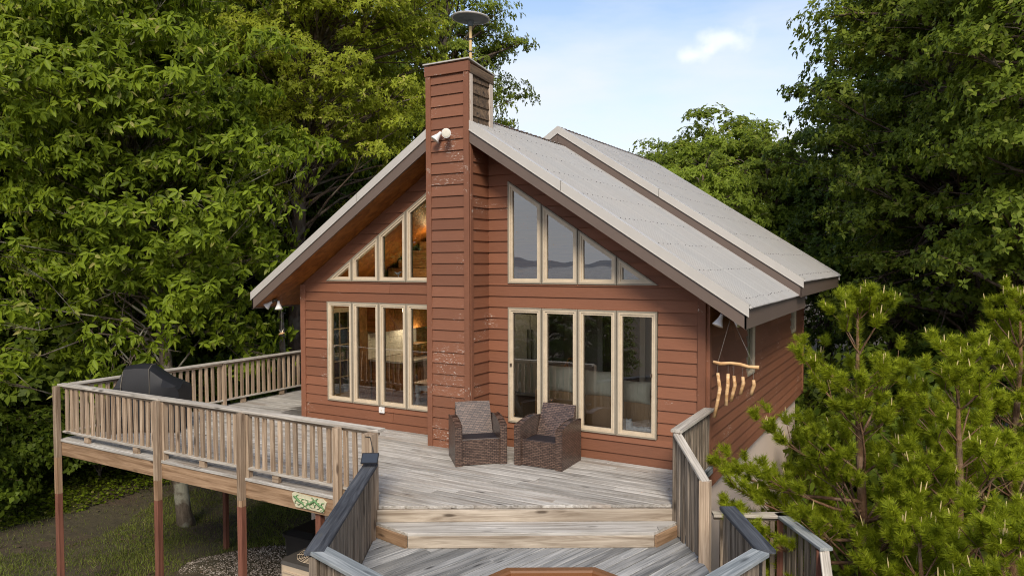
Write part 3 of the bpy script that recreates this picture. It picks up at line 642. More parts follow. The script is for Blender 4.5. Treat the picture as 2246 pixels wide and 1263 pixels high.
def railing(parent, p0, p1, zb, zt, sp=0.140, capm='cap', balm='tan', capw=0.145, inset_=0.0, posts=(), blocks=True, bottom=True, name='railing', extend=(0.07, 0.07), bw=(0.065, 0.038), balz=None):
    """straight or raking railing: cap and rails are the part, every baluster and post a sub-part; zb, zt are deck and cap heights at both ends"""
    p0 = Vector(p0); p1 = Vector(p1); d = (p1-p0).normalized(); Lg = (p1-p0).length
    zb = zb if hasattr(zb, '__len__') else (zb, zb); zt = zt if hasattr(zt, '__len__') else (zt, zt)
    at = lambda s, z: Vector((p0.x+d.x*s, p0.y+d.y*s, z[0]+(z[1]-z[0])*s/Lg))
    dn = lambda v, k: v-Vector((0, 0, k))
    W = None
    a, b = dn(at(-extend[0], zt), 0.019), dn(at(Lg+extend[1], zt), 0.019)
    rl = bar(name, a, b, capw, 0.038, capm, parent, ch=0.006)
    bar('sub_rail', dn(at(-extend[0]*.3, zt), 0.0385+0.022), dn(at(Lg+extend[1]*.3, zt), 0.0385+0.022), 0.036, 0.044, balm, rl)
    if bottom: bar('bottom_rail', at(0, (zb[0]+.125, zb[1]+.125)), at(Lg, (zb[0]+.125, zb[1]+.125)), 0.085, 0.034, capm if capm != 'cap_dark' else balm, rl)
    nb = max(2, int(Lg/sp)); side = Vector((-d.y, d.x))
    for i in range(nb):
        s = (i+0.5)*Lg/nb
        if any(abs(s-q) < 0.085 for q in posts): continue
        lo, hi = at(s, zb).z+(0.143 if bottom else -0.14), at(s, zt).z-0.0825+0.001
        q = at(s, zb)+Vector((side.x, side.y, 0))*random.uniform(-.004, .004)
        bar('baluster', (q.x, q.y, lo), (q.x+random.uniform(-.006, .006), q.y+random.uniform(-.006, .006), hi), bw[0]+random.uniform(-.003, .003), bw[1], balm, rl, upv=(side.x, side.y, 0), jig=0.04)
    for s in posts:
        q = at(s, zb); post(q.x, q.y, q.z-0.10, at(s, zt).z-0.0395, rl, 0.088, balm, 'post')
    if blocks:
        for i in range(max(1, int(Lg/1.0))):
            q = at((i+0.5)*Lg/max(1, int(Lg/1.0)), zb); bar('spacer_block', (q.x-d.x*.06, q.y-d.y*.06, q.z+.054), (q.x+d.x*.06, q.y+d.y*.06, q.z+.054), 0.05, 0.104, balm, rl)
    return rl
RY = DY0+0.05
for a, b in zip([-10.02, -7.38, -5.53], [-7.38, -5.53, -3.17]):
    railing(deck, (a, RY), (b, RY), 0.0, 0.935, posts=(0.035,) if a > -10 else (), extend=(0.08 if a < -10 else -0.001, 0.06 if b > -4 else -0.001))
railing(deck, (-10.0, DY0+0.14), (-10.0, -0.1), 0.0, 0.935, extend=(-0.01, -0.001)); railing(deck, (-10.0, -0.1), (-10.0, 3.1), 0.0, 0.935, posts=(0.045,), extend=(-0.001, 0.05))
# end post at the head of the steps, on the left; and the railing on the right back to the house corner
post(-3.185, -3.37, -0.62, 0.895, w=0.14, m='tan', name='end_post')
rr = railing(deck, (S1.x+0.02, S1.y-0.02), (S1.x+0.02, -0.08), 0.0, 0.94, sp=0.135, balm='grey_board', posts=(), bottom=False, blocks=False, extend=(0.06, 0.05), bw=(0.088, 0.034))
bar('bottom_rail', (S1.x+.07, S1.y+.1, 0.10), (S1.x+.07, -0.1, 0.10), 0.05, 0.1, 'cap_grey', rr)
post(S1.x+0.02, S1.y-0.05, -0.6, 0.90, rr, 0.09, 'grey_board', 'post')
# steps: riser, tread, riser
ZS, ZL = -0.18, -0.36
stp = MB(); stp.prism([(*(S0+SN*0.03), -0.37), (*(S1+SN*0.03), -0.37), (*(S1-SN*0.03), -0.37), (*(S0-SN*0.03), -0.37)], [(*(S0+SN*0.03), -0.04), (*(S1+SN*0.03), -0.04), (*(S1-SN*0.03), -0.04), (*(S0-SN*0.03), -0.04)])
step = stp.build('steps', 'grey_board', deck)
q0, q1 = S0+SN*0.05, S1+SN*0.05
bar('riser', (*q0, -0.112), (*q1, -0.112), 0.036, 0.148, 'riser', step)
# trapezoid tread with mitred returns
b0, b1 = S0+SN*0.07, S1+SN*0.07; f0, f1 = S0+SD*0.42+SN*0.44, S1-SD*0.36+SN*0.44
tread = [tuple(b0-SD*.02), tuple(f0), tuple(f1), tuple(b1+SD*.02)]
boards(step, tread, math.atan2(SD.y, SD.x), 0.19, 0.005, ZS, 0.036, 'deck', 'tread_board', 9.0, phase=S0.dot(Vector((-SD.y, SD.x)))-0.07-0.19*2)
def brd(p, q, z, h, t, m, nm): bar(nm, (*p, z), (*q, z), t, h, m, step)
brd(f0-SN*.012, f1-SN*.012, ZS-0.036-0.072, 0.143, 0.036, 'riser', 'riser'); brd(b0+SN*.02, f0-SD*.02-SN*.005, ZS-.108, 0.143, 0.036, 'tan_warm', 'riser'); brd(b1+SN*.02, f1+SD*.02-SN*.005, ZS-.108, 0.143, 0.036, 'tan_warm', 'riser')

# ------------------------------------------------------------------ lower deck (an octagon round the tub)
low = thing('lower_deck', 'blue-grey lower deck with diagonal boards below the steps', 'deck', (0.3, -5.0, -3.6))
E0 = S0+SN*0.0-SD*0.03; E1 = S1+SD*0.10
SW_ = 2.75
l1 = E0+SN*SW_; r1 = E1+SN*2.45; ctr = (E0+E1)/2
oct_ = [tuple(E0), tuple(l1), tuple(l1+(SN*0.7+SD*0.71)*1.3), tuple(r1+(SN*0.7-SD*0.71)*1.3), tuple(r1), tuple(E1)]
angL = math.atan2(SD.y, SD.x)+R(45)
boards(low, oct_, angL, 0.142, 0.013, ZL, 0.036, 'deck_low', maxlen=5.0)
for a, b in zip(oct_, oct_[1:]): bar('rim_beam', (*a, ZL-0.16), (*b, ZL-0.16), 0.04, 0.24, 'grey_board', low)
for p in (l1, r1, E0+SN*.3, E1+SN*.3): post(p[0], p[1], gh(*p)-1.5, ZL-0.29, low, 0.1, 'post_red')
# left side: solid screen of vertical boards under a blackened cap
lA, lB = E0+SN*0.18-SD*0.03, l1
rl = railing(low, lA, lB, ZL, 0.56, sp=0.098, capm='cap_dark', balm='grey_board', bottom=False, blocks=False, extend=(0.05, 0.06), bw=(0.092, 0.03), capw=0.17)
post(lA.x, lA.y, ZL-.3, 0.5, rl, 0.09, 'tan', 'post'); post(lB.x, lB.y, ZL-.3, 0.5, rl, 0.09, 'grey_board', 'post')
l2 = Vector(oct_[2]); railing(low, l1+SD*.05+SN*.02, l2, ZL, 0.555, sp=0.11, capm='cap_grey', balm='grey_board', bottom=False, blocks=False, extend=(0.03, 0.05), bw=(0.09, 0.03), capw=0.17)
# right side: opening for the stair, then a blackened cap that turns along the octagon
rA, rB = E1+SN*1.72+SD*.02, E1+SN*2.72+SD*.02
rl = railing(low, rA, rB, ZL, 0.54, sp=0.115, capm='cap_dark', balm='grey_board', bottom=False, blocks=False, extend=(0.05, 0.05), bw=(0.09, 0.03), capw=0.16)
post(rA.x, rA.y, ZL-.3, 0.48, rl, 0.09, 'grey_board', 'post')
rC = rB+(SN*0.7-SD*0.71)*1.2; railing(low, rB+SN*.07-SD*.07, rC, ZL, 0.535, sp=0.115, capm='cap_grey', balm='grey_board', bottom=False, blocks=False, extend=(0.02, 0.05), bw=(0.09, 0.03), capw=0.16)
# raking handrail beside the steps on the right, ending on a stout post
hA, hB = Vector((S1.x+.03, S1.y-.08)), E1+SN*0.85+SD*0.02
rl = railing(low, hA, hB, (ZS, ZL), (0.90, 0.56), sp=0.12, capm='cap', balm='grey_board', bottom=False, blocks=False, extend=(0.0, 0.03), bw=(0.088, 0.03), capw=0.10)
post(hB.x, hB.y, ZL-.45, 0.55, rl, 0.115, 'tan', 'post')
# ------------------------------------------------------------------ landing down the side
land = thing('stair_landing', 'small railed stair landing beside the concrete foundation, right of the steps', 'landing', (1.2, -1.6, -4.0))
LZ, LC = -1.05, -0.10
LP = [(0.44, -1.25), (1.16, -0.90), (1.74, -1.72), (1.02, -2.12)]
boards(land, LP, 0.3, 0.142, 0.006, LZ, 0.036, 'deck_low')
for x, y in LP: post(x, y, gh(x, y)-0.6, LZ-.04, land, 0.09, 'post_red')
railing(land, LP[0], LP[1], LZ, LC, sp=0.17, capm='cap', balm='grey_board', blocks=False, extend=(0.02, 0.05), bw=(0.06, 0.036), bottom=False)
railing(land, LP[1], LP[2], LZ, LC, sp=0.13, capm='cap_grey', balm='grey_board', blocks=False, extend=(0.04, 0.05), bw=(0.085, 0.03), bottom=False)
post(1.18, -0.94, LZ-.3, LC-.05, land, 0.10, 'post_red'); post(1.72, -1.73, LZ-.3, LC-.05, land, 0.10, 'post_red')
railing(land, LP[2], (2.03, -3.0), (LZ, LZ-0.7), (LC-.02, LC-0.72), sp=0.14, capm='cap', balm='grey_board', blocks=False, extend=(0.0, 0.05), bw=(0.085, 0.03), capw=0.1, bottom=False)
for i in range(5):
    t = i/5; c = Vector(LP[2]).lerp(Vector((2.03, -3.0)), t+.12); bar('tread', (c.x-0.95, c.y-.3, LZ-.16*(i+1)), (c.x-.03, c.y, LZ-.16*(i+1)), 0.26, 0.036, 'deck_low', land)

# ------------------------------------------------------------------ octagonal tub on the lower deck
tc_ = Vector((0.40, -5.50)); a0 = math.atan2(SN.y, SN.x)+R(22.5)
tub = thing('octagonal_tub', 'octagonal brown-rimmed tub with orange inside on the lower deck', 'tub', (tc_.x, tc_.y, ZL))
ringp = lambda r, z: [(tc_.x+r*math.cos(a0+i*math.pi/4), tc_.y+r*math.sin(a0+i*math.pi/4), z) for i in range(8)]
mb = MB()
rings = [ringp(0.90, ZL+.003), ringp(0.93, 0.26), ringp(0.985, 0.28), ringp(0.985, 0.38), ringp(0.97, 0.40), ringp(0.90, 0.40), ringp(0.885, 0.385), ringp(0.885, 0.33)]
k0 = 0
for r_ in rings: mb.v += r_
for i in range(len(rings)-1):
    for j in range(8): mb.f.append([i*8+j, i*8+(j+1) % 8, (i+1)*8+(j+1) % 8, (i+1)*8+j])
mb.build('rim', 'tub', tub)
MB().prism(ringp(0.884, 0.28), ringp(0.884, 0.355)).build('cover', 'tubin', tub)
for i in range(8):
    p, q = ringp(0.93, 0)[i], ringp(0.93, 0)[(i+1) % 8]; v = (Vector(q)-Vector(p)).normalized()
    for k in range(7):
        c = Vector(p).lerp(Vector(q), (k+.5)/7); bar('stave', (c.x, c.y, ZL+.01), (c.x, c.y, 0.255), 0.098, 0.02, 'cab', tub, upv=(-v.y, v.x, 0))

# ------------------------------------------------------------------ wicker armchairs
def chair(label, fl, fr):
    fl = Vector(fl); fr = Vector(fr); d = (fr-fl).normalized(); ang = math.atan2(d.y, d.x); c = (fl+fr)/2
    t = thing('armchair', label, 'armchair', (c.x, c.y, 0.002), ang, 'wicker armchairs by the chimney'); T = WM[t]
    W_, D_, A_ = 0.76, 0.70, 0.095
    def P(mb, nm, m): return mb.build(nm, m, t, T)
    for s in (-1, 1):
        prof = [(0.0, 0.0), (0.0, 0.575), (0.08, 0.60), (0.18, 0.622), (0.30, 0.64), (0.42, 0.648), (0.54, 0.645), (0.64, 0.635), (D_, 0.62), (D_+.0, 0.0)]
        x0, x1 = s*(W_/2-A_), s*W_/2
        mb = MB(); mb.prism([(x0, y, z) for y, z in prof], [(x1, y, z) for y, z in prof]); a = P(mb, 'arm', 'wicker')
        mb = MB()
        for xx in (x0, x1): mb.tube([(xx, y, z+0.003) for y, z in prof[1:9]], 0.007, 6); mb.tube([(xx, 0, 0.01), (xx, 0, 0.59)], 0.006, 6)
        mb.build('edge_braid', 'wicker', a, T)
    iw = W_/2-A_-0.004
    mb = MB(); mb.prism([(-iw, 0.03, 0.01), (iw, 0.03, 0.01), (iw, 0.03, 0.375), (-iw, 0.03, 0.375)], [(-iw, 0.07, 0.01), (iw, 0.07, 0.01), (iw, 0.07, 0.375), (-iw, 0.07, 0.375)]); P(mb, 'front_panel', 'wicker')
    mb = MB(); mb.tube([(-iw, 0.035, 0.38), (iw, 0.035, 0.38)], 0.011, 6); P(mb, 'seat_edge', 'wicker')
    mb = MB(); mb.prism([(-iw, 0.05, 0.335), (iw, 0.05, 0.335), (iw, D_-.08, 0.31), (-iw, D_-.08, 0.31)], [(-iw, 0.05, 0.372), (iw, 0.05, 0.372), (iw, D_-.08, 0.345), (-iw, D_-.08, 0.345)]); P(mb, 'seat', 'cushion')
    mb = MB(); n = 6
    lo = [(-iw, D_-.16, 0.33), (iw, D_-.16, 0.33)]
    mb.prism([(-iw, D_-.17, 0.32), (iw, D_-.17, 0.32), (iw-.0, D_-.02, 0.62), (iw-.012, D_+.03, 0.795), (0, D_+.035, 0.80), (-iw+.012, D_+.03, 0.795), (-iw, D_-.02, 0.62)],
             [(-iw, D_-.10, 0.32), (iw, D_-.10, 0.32), (iw-.0, D_+.03, 0.60), (iw-.012, D_+.075, 0.78), (0, D_+.08, 0.785), (-iw+.012, D_+.075, 0.78), (-iw, D_+.03, 0.60)]); P(mb, 'backrest', 'wicker')
    mb = MB(); mb.tube([(-iw+.012, D_+.052, 0.79), (0, D_+.057, 0.796), (iw-.012, D_+.052, 0.79)], 0.017, 6); P(mb, 'back_edge', 'wicker')
    return t
chair('brown wicker armchair angled in front of the chimney, left of the pair', (-3.226, -1.44), (-2.699, -0.95))
chair('brown wicker armchair backed against the window, right of the pair', (-2.541, -0.93), (-1.808, -0.91))

# ------------------------------------------------------------------ covered grill
gc = Vector((-9.36, -2.15)); gr = thing('covered_grill', 'barbecue grill under a black fabric cover in the deck corner', 'grill', (gc.x, gc.y, 0), R(36)); T = WM[gr]
prof = [(-0.72, 0.30, 0.62), (-0.70, 0.31, 0.66), (-0.52, 0.31, 0.90), (-0.40, 0.27, 1.13), (-0.37, 0.26, 1.16), (-0.10, 0.25, 1.18), (0.10, 0.25, 1.17), (0.14, 0.26, 1.15), (0.36, 0.30, 0.98), (0.64, 0.31, 0.86), (0.69, 0.31, 0.82), (0.71, 0.30, 0.74)]
mb = MB(); nv = 11; rnd = random.Random(3)
for i, (x, hd, zt) in enumerate(prof):
    row = [(-hd*1.12, 0.05), (-hd*1.1, 0.30), (-hd*1.1, 0.55), (-hd*1.05, min(zt-.05, 0.80)), (-hd*0.75, zt-0.05), (-hd*0.3, zt), (hd*0.3, zt), (hd*0.75, zt-.05), (hd*1.05, min(zt-.05, 0.8)), (hd*1.1, 0.45), (hd*1.12, 0.05)]
    mb.v += [(x*.88+rnd.uniform(-.015, .015), y+rnd.uniform(-.03, .03), max(0.03, z+rnd.uniform(-.012, .012))) for y, z in row]
for i in range(len(prof)-1):
    for j in range(nv-1): mb.f.append([i*nv+j, (i+1)*nv+j, (i+1)*nv+j+1, i*nv+j+1])
mb.f += [[j for j in range(nv)], [(len(prof)-1)*nv+j for j in range(nv)][::-1]]
cov = mb.build('cover', 'cover', gr, T)
cov.data.polygons.foreach_set('use_smooth', [True]*len(cov.data.polygons)); cov.data.set_sharp_from_angle(angle=R(24))
for seq in ([3*nv+j for j in range(1, 10)], [6*nv+j for j in range(1, 10)]):
    mp_ = MB(); mp_.tube([Vector(mb.v[i])*1.0+Vector((0, 0, 0.0)) for i in seq], 0.007, 5); mp_.build('piping', 'piping', cov, T)
for x in (-0.5, 0.5):
    for y in (-0.26, 0.26): MB().lathe((x, y, 0.0), [(0.035, 0), (0.035, 0.05), (0.02, 0.06)], 8).build('caster', 'black', gr, T)

# ------------------------------------------------------------------ floodlights
def flood(label, loc, n_, heads):
    n_ = Vector(n_).normalized(); t = thing('floodlight', label, 'floodlight', loc, 0, 'twin floodlights on the house'); T = WM[t]
    MB().lathe((0, 0, 0), [(0.055, 0), (0.055, 0.02), (0.04, 0.035)], 14, n_).build('base', 'bronze', t, T)
    for off_, aim in heads:
        off_ = Vector(off_); aim = Vector(aim).normalized()
        MB().tube([n_*0.02, n_*0.05+off_*0.5, off_+n_*0.06], 0.012, 6).build('arm', 'bronze', t, T)
        c = off_+n_*0.06
        h = MB().lathe(c, [(0.022, -0.03), (0.03, 0.02), (0.045, 0.06), (0.072, 0.12), (0.075, 0.13)], 16, aim).build('shade', 'white', t, T, smooth=False)
        MB().lathe(c+aim*0.1305, [(0.068, 0), (0.06, 0.006), (0.03, 0.01)], 16, aim).build('lens', 'lens', h, T)
    return t
flood('twin white floodlight high on the chimney face', (-3.93, CY0-0.012, 4.99), (0, -1, 0), [((-0.10, 0, 0.0), (-0.45, -0.45, -0.75)), ((0.06, 0, -0.01), (0.35, -0.9, -0.12))])
flood('twin floodlight under the left roof overhang', (-8.20, -0.28, zr(-8.20)-TH-0.003), (0, 0, -1), [((-0.09, -0.02, 0.0), (-0.5, -0.5, -0.6)), ((0.09, 0, 0), (0.15, -0.1, -1))])
flood('twin floodlight under the right roof overhang', (0.37, -0.28, zr(0.37)-TH-0.003), (0, 0, -1), [((-0.10, 0, 0), (-0.3, -0.3, -0.9)), ((0.06, 0.0, -0.0), (0.7, -0.2, -0.5))])

# ------------------------------------------------------------------ antenna
an = thing('antenna', 'round flat antenna on a pole above the chimney', 'antenna', (-3.83, -0.10, 6.02)); T = WM[an]
MB().tube([(0, 0, -0.01), (0, 0, 0.80)], 0.026, 10).build('mast', 'mast', an, T)
mb = MB()
for z in (0.02, 0.35, 0.55, 0.78): mb.lathe((0, 0, z), [(0.033, 0), (0.033, 0.022)], 10)
mb.build('collar', 'rope', an, T)
tilt = Vector((0.05, 0.03, 1)).normalized()
MB().lathe(Vector((0, 0, 0.82)), [(0.045, -0.05), (0.06, 0.03), (0.20, 0.06), (0.30, 0.07)], 28, tilt).build('dish', 'dish', an, T)
MB().lathe(Vector((0, 0, 0.82)), [(0.308, 0.069), (0.315, 0.08), (0.305, 0.095), (0.15, 0.12), (0.02, 0.125)], 28, tilt).build('dish_top', 'rake', an, T)

# ------------------------------------------------------------------ driftwood wind chime
ch = thing('wind_chime', 'driftwood wind chime with five sticks hanging from the right eave', 'wind chime', (0.45, -0.40, 1.60)); T = Matrix.Identity(4)
MB().tube([(0.20, -.40, 1.635), (0.30, -.40, 1.615), (0.42, -.40, 1.632), (0.55, -.40, 1.625), (0.66, -.40, 1.60), (0.79, -.40, 1.60)], [0.020, 0.024, 0.020, 0.023, 0.021, 0.026], 8).build('top_bar', 'drift', ch, T, True)
for x, z0, z1, bend in ((0.25, 1.49, 0.89, 0.03), (0.385, 1.49, 1.065, -0.02), (0.46, 1.47, 1.13, 0.01), (0.575, 1.465, 1.23, 0.0), (0.71, 1.435, 1.235, 0.0)):
    s_ = MB().tube([(x+.01, -.4, z0), (x+.02+bend*.6, -.40, z0-(z0-z1)*.35), (x+bend*.3, -.4, z0-(z0-z1)*.65), (x-.02-bend*.5, -.4, z1)], [0.021, 0.025, 0.023, 0.024], 8).build('stick', 'drift', ch, T, True)
    MB().tube([(x+.01, -.4, z0-.005), (x+.01, -.4, 1.61)], 0.0018, 4).build('string', 'string', s_, T)
for x in (0.26, 0.72): MB().tube([(x, -.4, 1.63), (0.43, -0.40, zr(0.43)-TH-0.002)], 0.002, 4).build('string', 'string', ch, T)
# small bird ornament hanging from the left overhang
hb = thing('bird_ornament', 'tiny hummingbird ornament hanging under the left roof overhang', 'ornament', (-8.02, -0.30, 1.62)); T = Matrix.Identity(4)
MB().tube([(-8.02, -.30, 1.64), (-8.02, -.30, zr(-8.02)-TH-.002)], 0.002, 4).build('string', 'string', hb, T)
MB().tube([(-8.10, -.30, 1.60), (-8.05, -.30, 1.62), (-8.0, -.30, 1.63), (-7.97, -.3, 1.64), (-7.93, -.3, 1.645)], [0.004, 0.018, 0.022, 0.014, 0.003], 7).build('body', 'drift', hb, T)
mb = MB(); mb.add([(-8.03, -.3, 1.635), (-7.99, -.3, 1.635), (-8.03, -.36, 1.71), (-8.03, -.24, 1.71)], [(0, 1, 2), (1, 0, 3)]); mb.build('wing', 'pillow', hb, T)

# ------------------------------------------------------------------ solar lamp panel, plaque, outlet
sp = thing('solar_panel', 'small dark solar panel wired to the post at the head of the steps', 'solar panel', (-3.02, -3.50, 0.60)); Q = Matrix.Rotation(R(-38), 3, 'X')
Q = Matrix.Rotation(math.atan2(SD.y, SD.x), 3, 'Z') @ Q.inverted()
MB().box((-3.03, -3.56, 0.655), (0.20, 0.15, 0.016), Q).build('housing', 'black', sp); MB().box(Vector((-3.03, -3.56, 0.655))+Q @ Vector((0, 0, 0.0095)), (0.18, 0.13, 0.002), Q).build('cells', 'panel', sp)
MB().tube([(-3.06, -3.53, 0.64), (-3.05, -3.50, 0.575)], 0.012, 6).build('bracket', 'black', sp)
MB().tube([(-3.04, -3.49, 0.66), (-3.07, -3.46, 0.72), (-3.10, -3.455, 0.82), (-3.12, -3.45, 0.875), (-3.2, -3.447, 0.872)], 0.005, 5).build('cable', 'rope', sp)
pq = thing('lizard_plaque', 'cream plaque with green lizard relief fixed to the deck beam', 'plaque', (-4.28, -3.33, -0.14))
out = [(-0.30, 0.085), (-0.26, 0.105), (-0.20, 0.095), (-0.1, 0.09), (0.1, 0.085), (0.24, 0.085), (0.31, 0.05), (0.26, -0.09), (0.1, -0.085), (-0.1, -0.085), (-0.23, -0.09), (-0.29, 0.0)]
PT = Matrix.Translation((-4.28, -3.30, -0.15)) @ Matrix.Rotation(R(0), 4, 'X')
mb = MB(); mb.prism([(x, 0.0, z) for x, z in out], [(x, -0.022, z) for x, z in out]); mb.build('board', 'cream', pq, PT)
def liz(x0, fl):
    mb = MB(); f = lambda a: (x0+fl*a[0], -0.03, a[1])
    mb.tube([f(p) for p in ((-0.10, 0.05), (-0.06, 0.04), (0.0, 0.0), (0.05, -0.01), (0.09, -0.05), (0.06, -0.075), (0.02, -0.07))], [0.011, 0.017, 0.016, 0.013, 0.008, 0.006, 0.003], 7)
    for a, b, c in (((-0.04, 0.03), (-0.05, 0.07), (-0.02, 0.08)), ((-0.03, 0.02), (-0.07, -0.01), (-0.08, -0.04)), ((0.04, -0.005), (0.05, 0.035), (0.09, 0.04)), ((0.03, -0.01), (0.0, -0.045), (-0.03, -0.05))): mb.tube([f(a), f(b), f(c)], 0.006, 5)
    return mb
for x0, fl in ((-0.16, 1), (0.04, -1), (0.19, 1)): liz(x0, fl).build('lizard', 'green', pq, PT, True)
mb = MB()
for z in (0.04, 0.0, -0.04): mb.tube([(-0.25, -0.024, z+.01), (0.0, -0.026, z), (0.25, -0.024, z-.01)], 0.006, 5)
mb.build('twig_relief', 'cream', pq, PT)
ot = thing('outlet_cover', 'small white outdoor outlet cover on the siding under the left windows', 'outlet', (-5.79, -0.03, 0.34))
MB().box((-5.79, -0.044, 0.335), (0.115, 0.03, 0.10)).build('plate', 'white', ot); MB().box((-5.79, -0.062, 0.335), (0.012, 0.008, 0.03)).build('clip', 'frame', ot)

# ------------------------------------------------------------------ bin and air conditioner under the deck
ac = thing('air_conditioner', 'beige outdoor air conditioner unit below the deck', 'air conditioner', (-5.2, -2.35, -2.3)); az = -1.42; g0 = gh(-5.2, -2.3)
def rrect(cx, cy, hx, hy, r, z, n=4):
    return [(cx+sx*(hx-r)+r*math.cos(R(a0_+k*90/n)), cy+sy*(hy-r)+r*math.sin(R(a0_+k*90/n)), z) for sx, sy, a0_ in ((1, 1, 0), (-1, 1, 90), (-1, -1, 180), (1, -1, 270)) for k in range(n+1)]
MB().prism(rrect(-5.2, -2.2, .42, .42, .09, g0-.1), rrect(-5.2, -2.2, .42, .42, .09, az-.05)).build('casing', 'ac', ac)
MB().prism(rrect(-5.2, -2.2, .43, .43, .09, az-.05), rrect(-5.2, -2.2, .41, .41, .08, az)).build('lid', 'acdark', ac)
mb = MB()
for r_ in np.linspace(0.06, 0.33, 9): mb.tube([(-5.2+r_*math.cos(a), -2.2+r_*math.sin(a), az+.012) for a in np.linspace(0, 2*math.pi, 25)], 0.005, 4, False)
for a in np.linspace(0, 2*math.pi, 13)[:-1]: mb.tube([(-5.2+.05*math.cos(a), -2.2+.05*math.sin(a), az+.014), (-5.2+.34*math.cos(a), -2.2+.34*math.sin(a), az+.014)], 0.004, 4)
mb.build('fan_guard', 'ac', ac)
mb = MB()
for i in range(9): mb.box((-5.2, -2.63, az-.15-i*.085), (0.66, 0.02, 0.02)); mb.box((-5.63, -2.2, az-.15-i*.085), (0.02, 0.66, 0.02))
mb.build('louvres', 'ac', ac)
bn = thing('rubbish_bin', 'black lidded rubbish bin beside the air conditioner under the deck', 'bin', (-5.95, -1.55, -3)); g0 = gh(-5.95, -1.55)
MB().prism(rrect(-5.95, -1.55, .26, .30, .06, g0-.05), rrect(-5.95, -1.55, .33, .38, .08, -1.42)).build('body', 'black', bn)
mb = MB(); a = rrect(-5.95, -1.55, .36, .41, .10, -1.42); b = rrect(-5.95, -1.55, .36, .41, .10, -1.37); mb.prism(a, b); mb.prism([(x, y, z+.0005) for x, y, z in rrect(-5.95, -1.55, .345, .395, .1, -1.37)], rrect(-5.95, -1.55, .24, .28, .08, -1.31)); mb.build('lid', 'black', bn)
MB().tube([(-5.6, -1.8, -1.44), (-5.55, -1.8, -1.44), (-5.55, -1.3, -1.44), (-5.6, -1.3, -1.44)], 0.018, 6).build('handle', 'black', bn)

# ------------------------------------------------------------------ inside the house
kc = thing('kitchen_counter', 'wooden kitchen counter with pale top behind the left windows', 'counter', (-7.2, 2.4, 0))
MB().box((-7.15, 2.55, 0.44), (0.86, 1.5, 0.86)).build('cabinet', 'cab', kc); MB().box((-7.13, 2.55, 0.90), (0.95, 1.62, 0.04)).build('counter_top', 'counter', kc)
for y in (2.0, 2.5, 3.0): d = MB().box((-6.713, y, 0.42), (0.016, 0.44, 0.7)).build('door', 'cab', kc); MB().lathe((-6.70, y+.15, 0.6), [(0.016, 0), (0.02, 0.02)], 8, (1, 0, 0)).build('knob', 'brass', d)
for i in range(3): d = MB().box((-7.45+i*.29, 1.79, 0.42), (0.26, 0.016, 0.72)).build('door', 'cab', kc)
uc = thing('wall_cabinet', 'wooden wall cabinets hung over the kitchen counter', 'cabinet', (-7.5, 2.6, 1.5))
MB().box((-7.47, 2.6, 1.86), (0.36, 1.8, 0.70)).build('carcass', 'cab', uc)
for i in range(4): MB().box((-7.282, 1.93+i*.45, 1.86), (0.016, 0.42, 0.64)).build('door', 'cab', uc)
MB().box((-7.5, 2.9, 1.50), (0.10, 0.5, 0.014)).build('light_strip', 'glow2', uc)
bs = thing('backsplash', 'pale tiled backsplash above the kitchen counter', 'backsplash', (-7.62, 2.6, 1.2))
mb = MB()
for j in range(4):
    for i in range(12): mb.box((-7.628, 1.78+i*.14, 0.99+j*.135), (0.012, 0.136, 0.131))
mb.build('tiles', 'cloth', bs)['kind'] = 'stuff'
bb = thing('bread_box', 'wooden box with drawers on the kitchen counter', 'box', (-7.2, 2.9, 0.92))
MB().box((-7.15, 2.85, 1.06), (0.30, 0.5, 0.26)).build('body', 'plank', bb); MB().box((-6.98, 2.85, 1.06), (0.06, 0.22, 0.20)).build('drawer', 'cab', bb)
pl = thing('pendant_lamp', 'round brass ball pendant lamp in the kitchen', 'lamp', (-6.45, 1.55, 2.05))
bm_ = MB().lathe((-6.45, 1.55, 2.02), [(0.01, -0.10), (0.06, -0.085), (0.095, -0.04), (0.10, 0.0), (0.085, 0.05), (0.05, 0.085), (0.01, 0.10)], 14).build('globe', 'glow2', pl, None, True); MB().tube([(-6.45, 1.55, 2.1), (-6.45, 1.55, 3.6)], 0.005, 4).build('cord', 'rope', pl)
gp = thing('glass_ornament', 'blue-green glass ornament hanging in the kitchen window', 'ornament', (-6.35, 0.6, 1.85))
MB().tube([(-6.35, .6, 1.95), (-6.35, .6, 2.9)], 0.003, 4).build('string', 'string', gp); MB().lathe((-6.35, .6, 1.75), [(0.02, 0), (0.06, .04), (0.07, .11), (0.03, .19), (0.01, 0.2)], 10).build('shade', 'blue', gp)
tb = thing('dining_table', 'white dining table with turned legs behind the left windows', 'table', (-5.0, 1.1, 0.0))
MB().box((-5.05, 1.05, 0.735), (1.1, 0.95, 0.035)).build('table_top', 'cab', tb); MB().box((-5.05, 1.05, 0.66), (0.96, 0.80, 0.11)).build('apron', 'cloth', tb)
for x in (-5.52, -4.58):
    for y in (0.66, 1.44): MB().lathe((x, y, 0.0), [(0.028, 0), (0.036, 0.04), (0.024, 0.07), (0.03, 0.12), (0.046, 0.30), (0.05, 0.38), (0.03, 0.45), (0.045, 0.49), (0.048, 0.52), (0.03, 0.54), (0.05, 0.56), (0.05, 0.715)], 10).build('leg', 'cloth', tb, None, True)
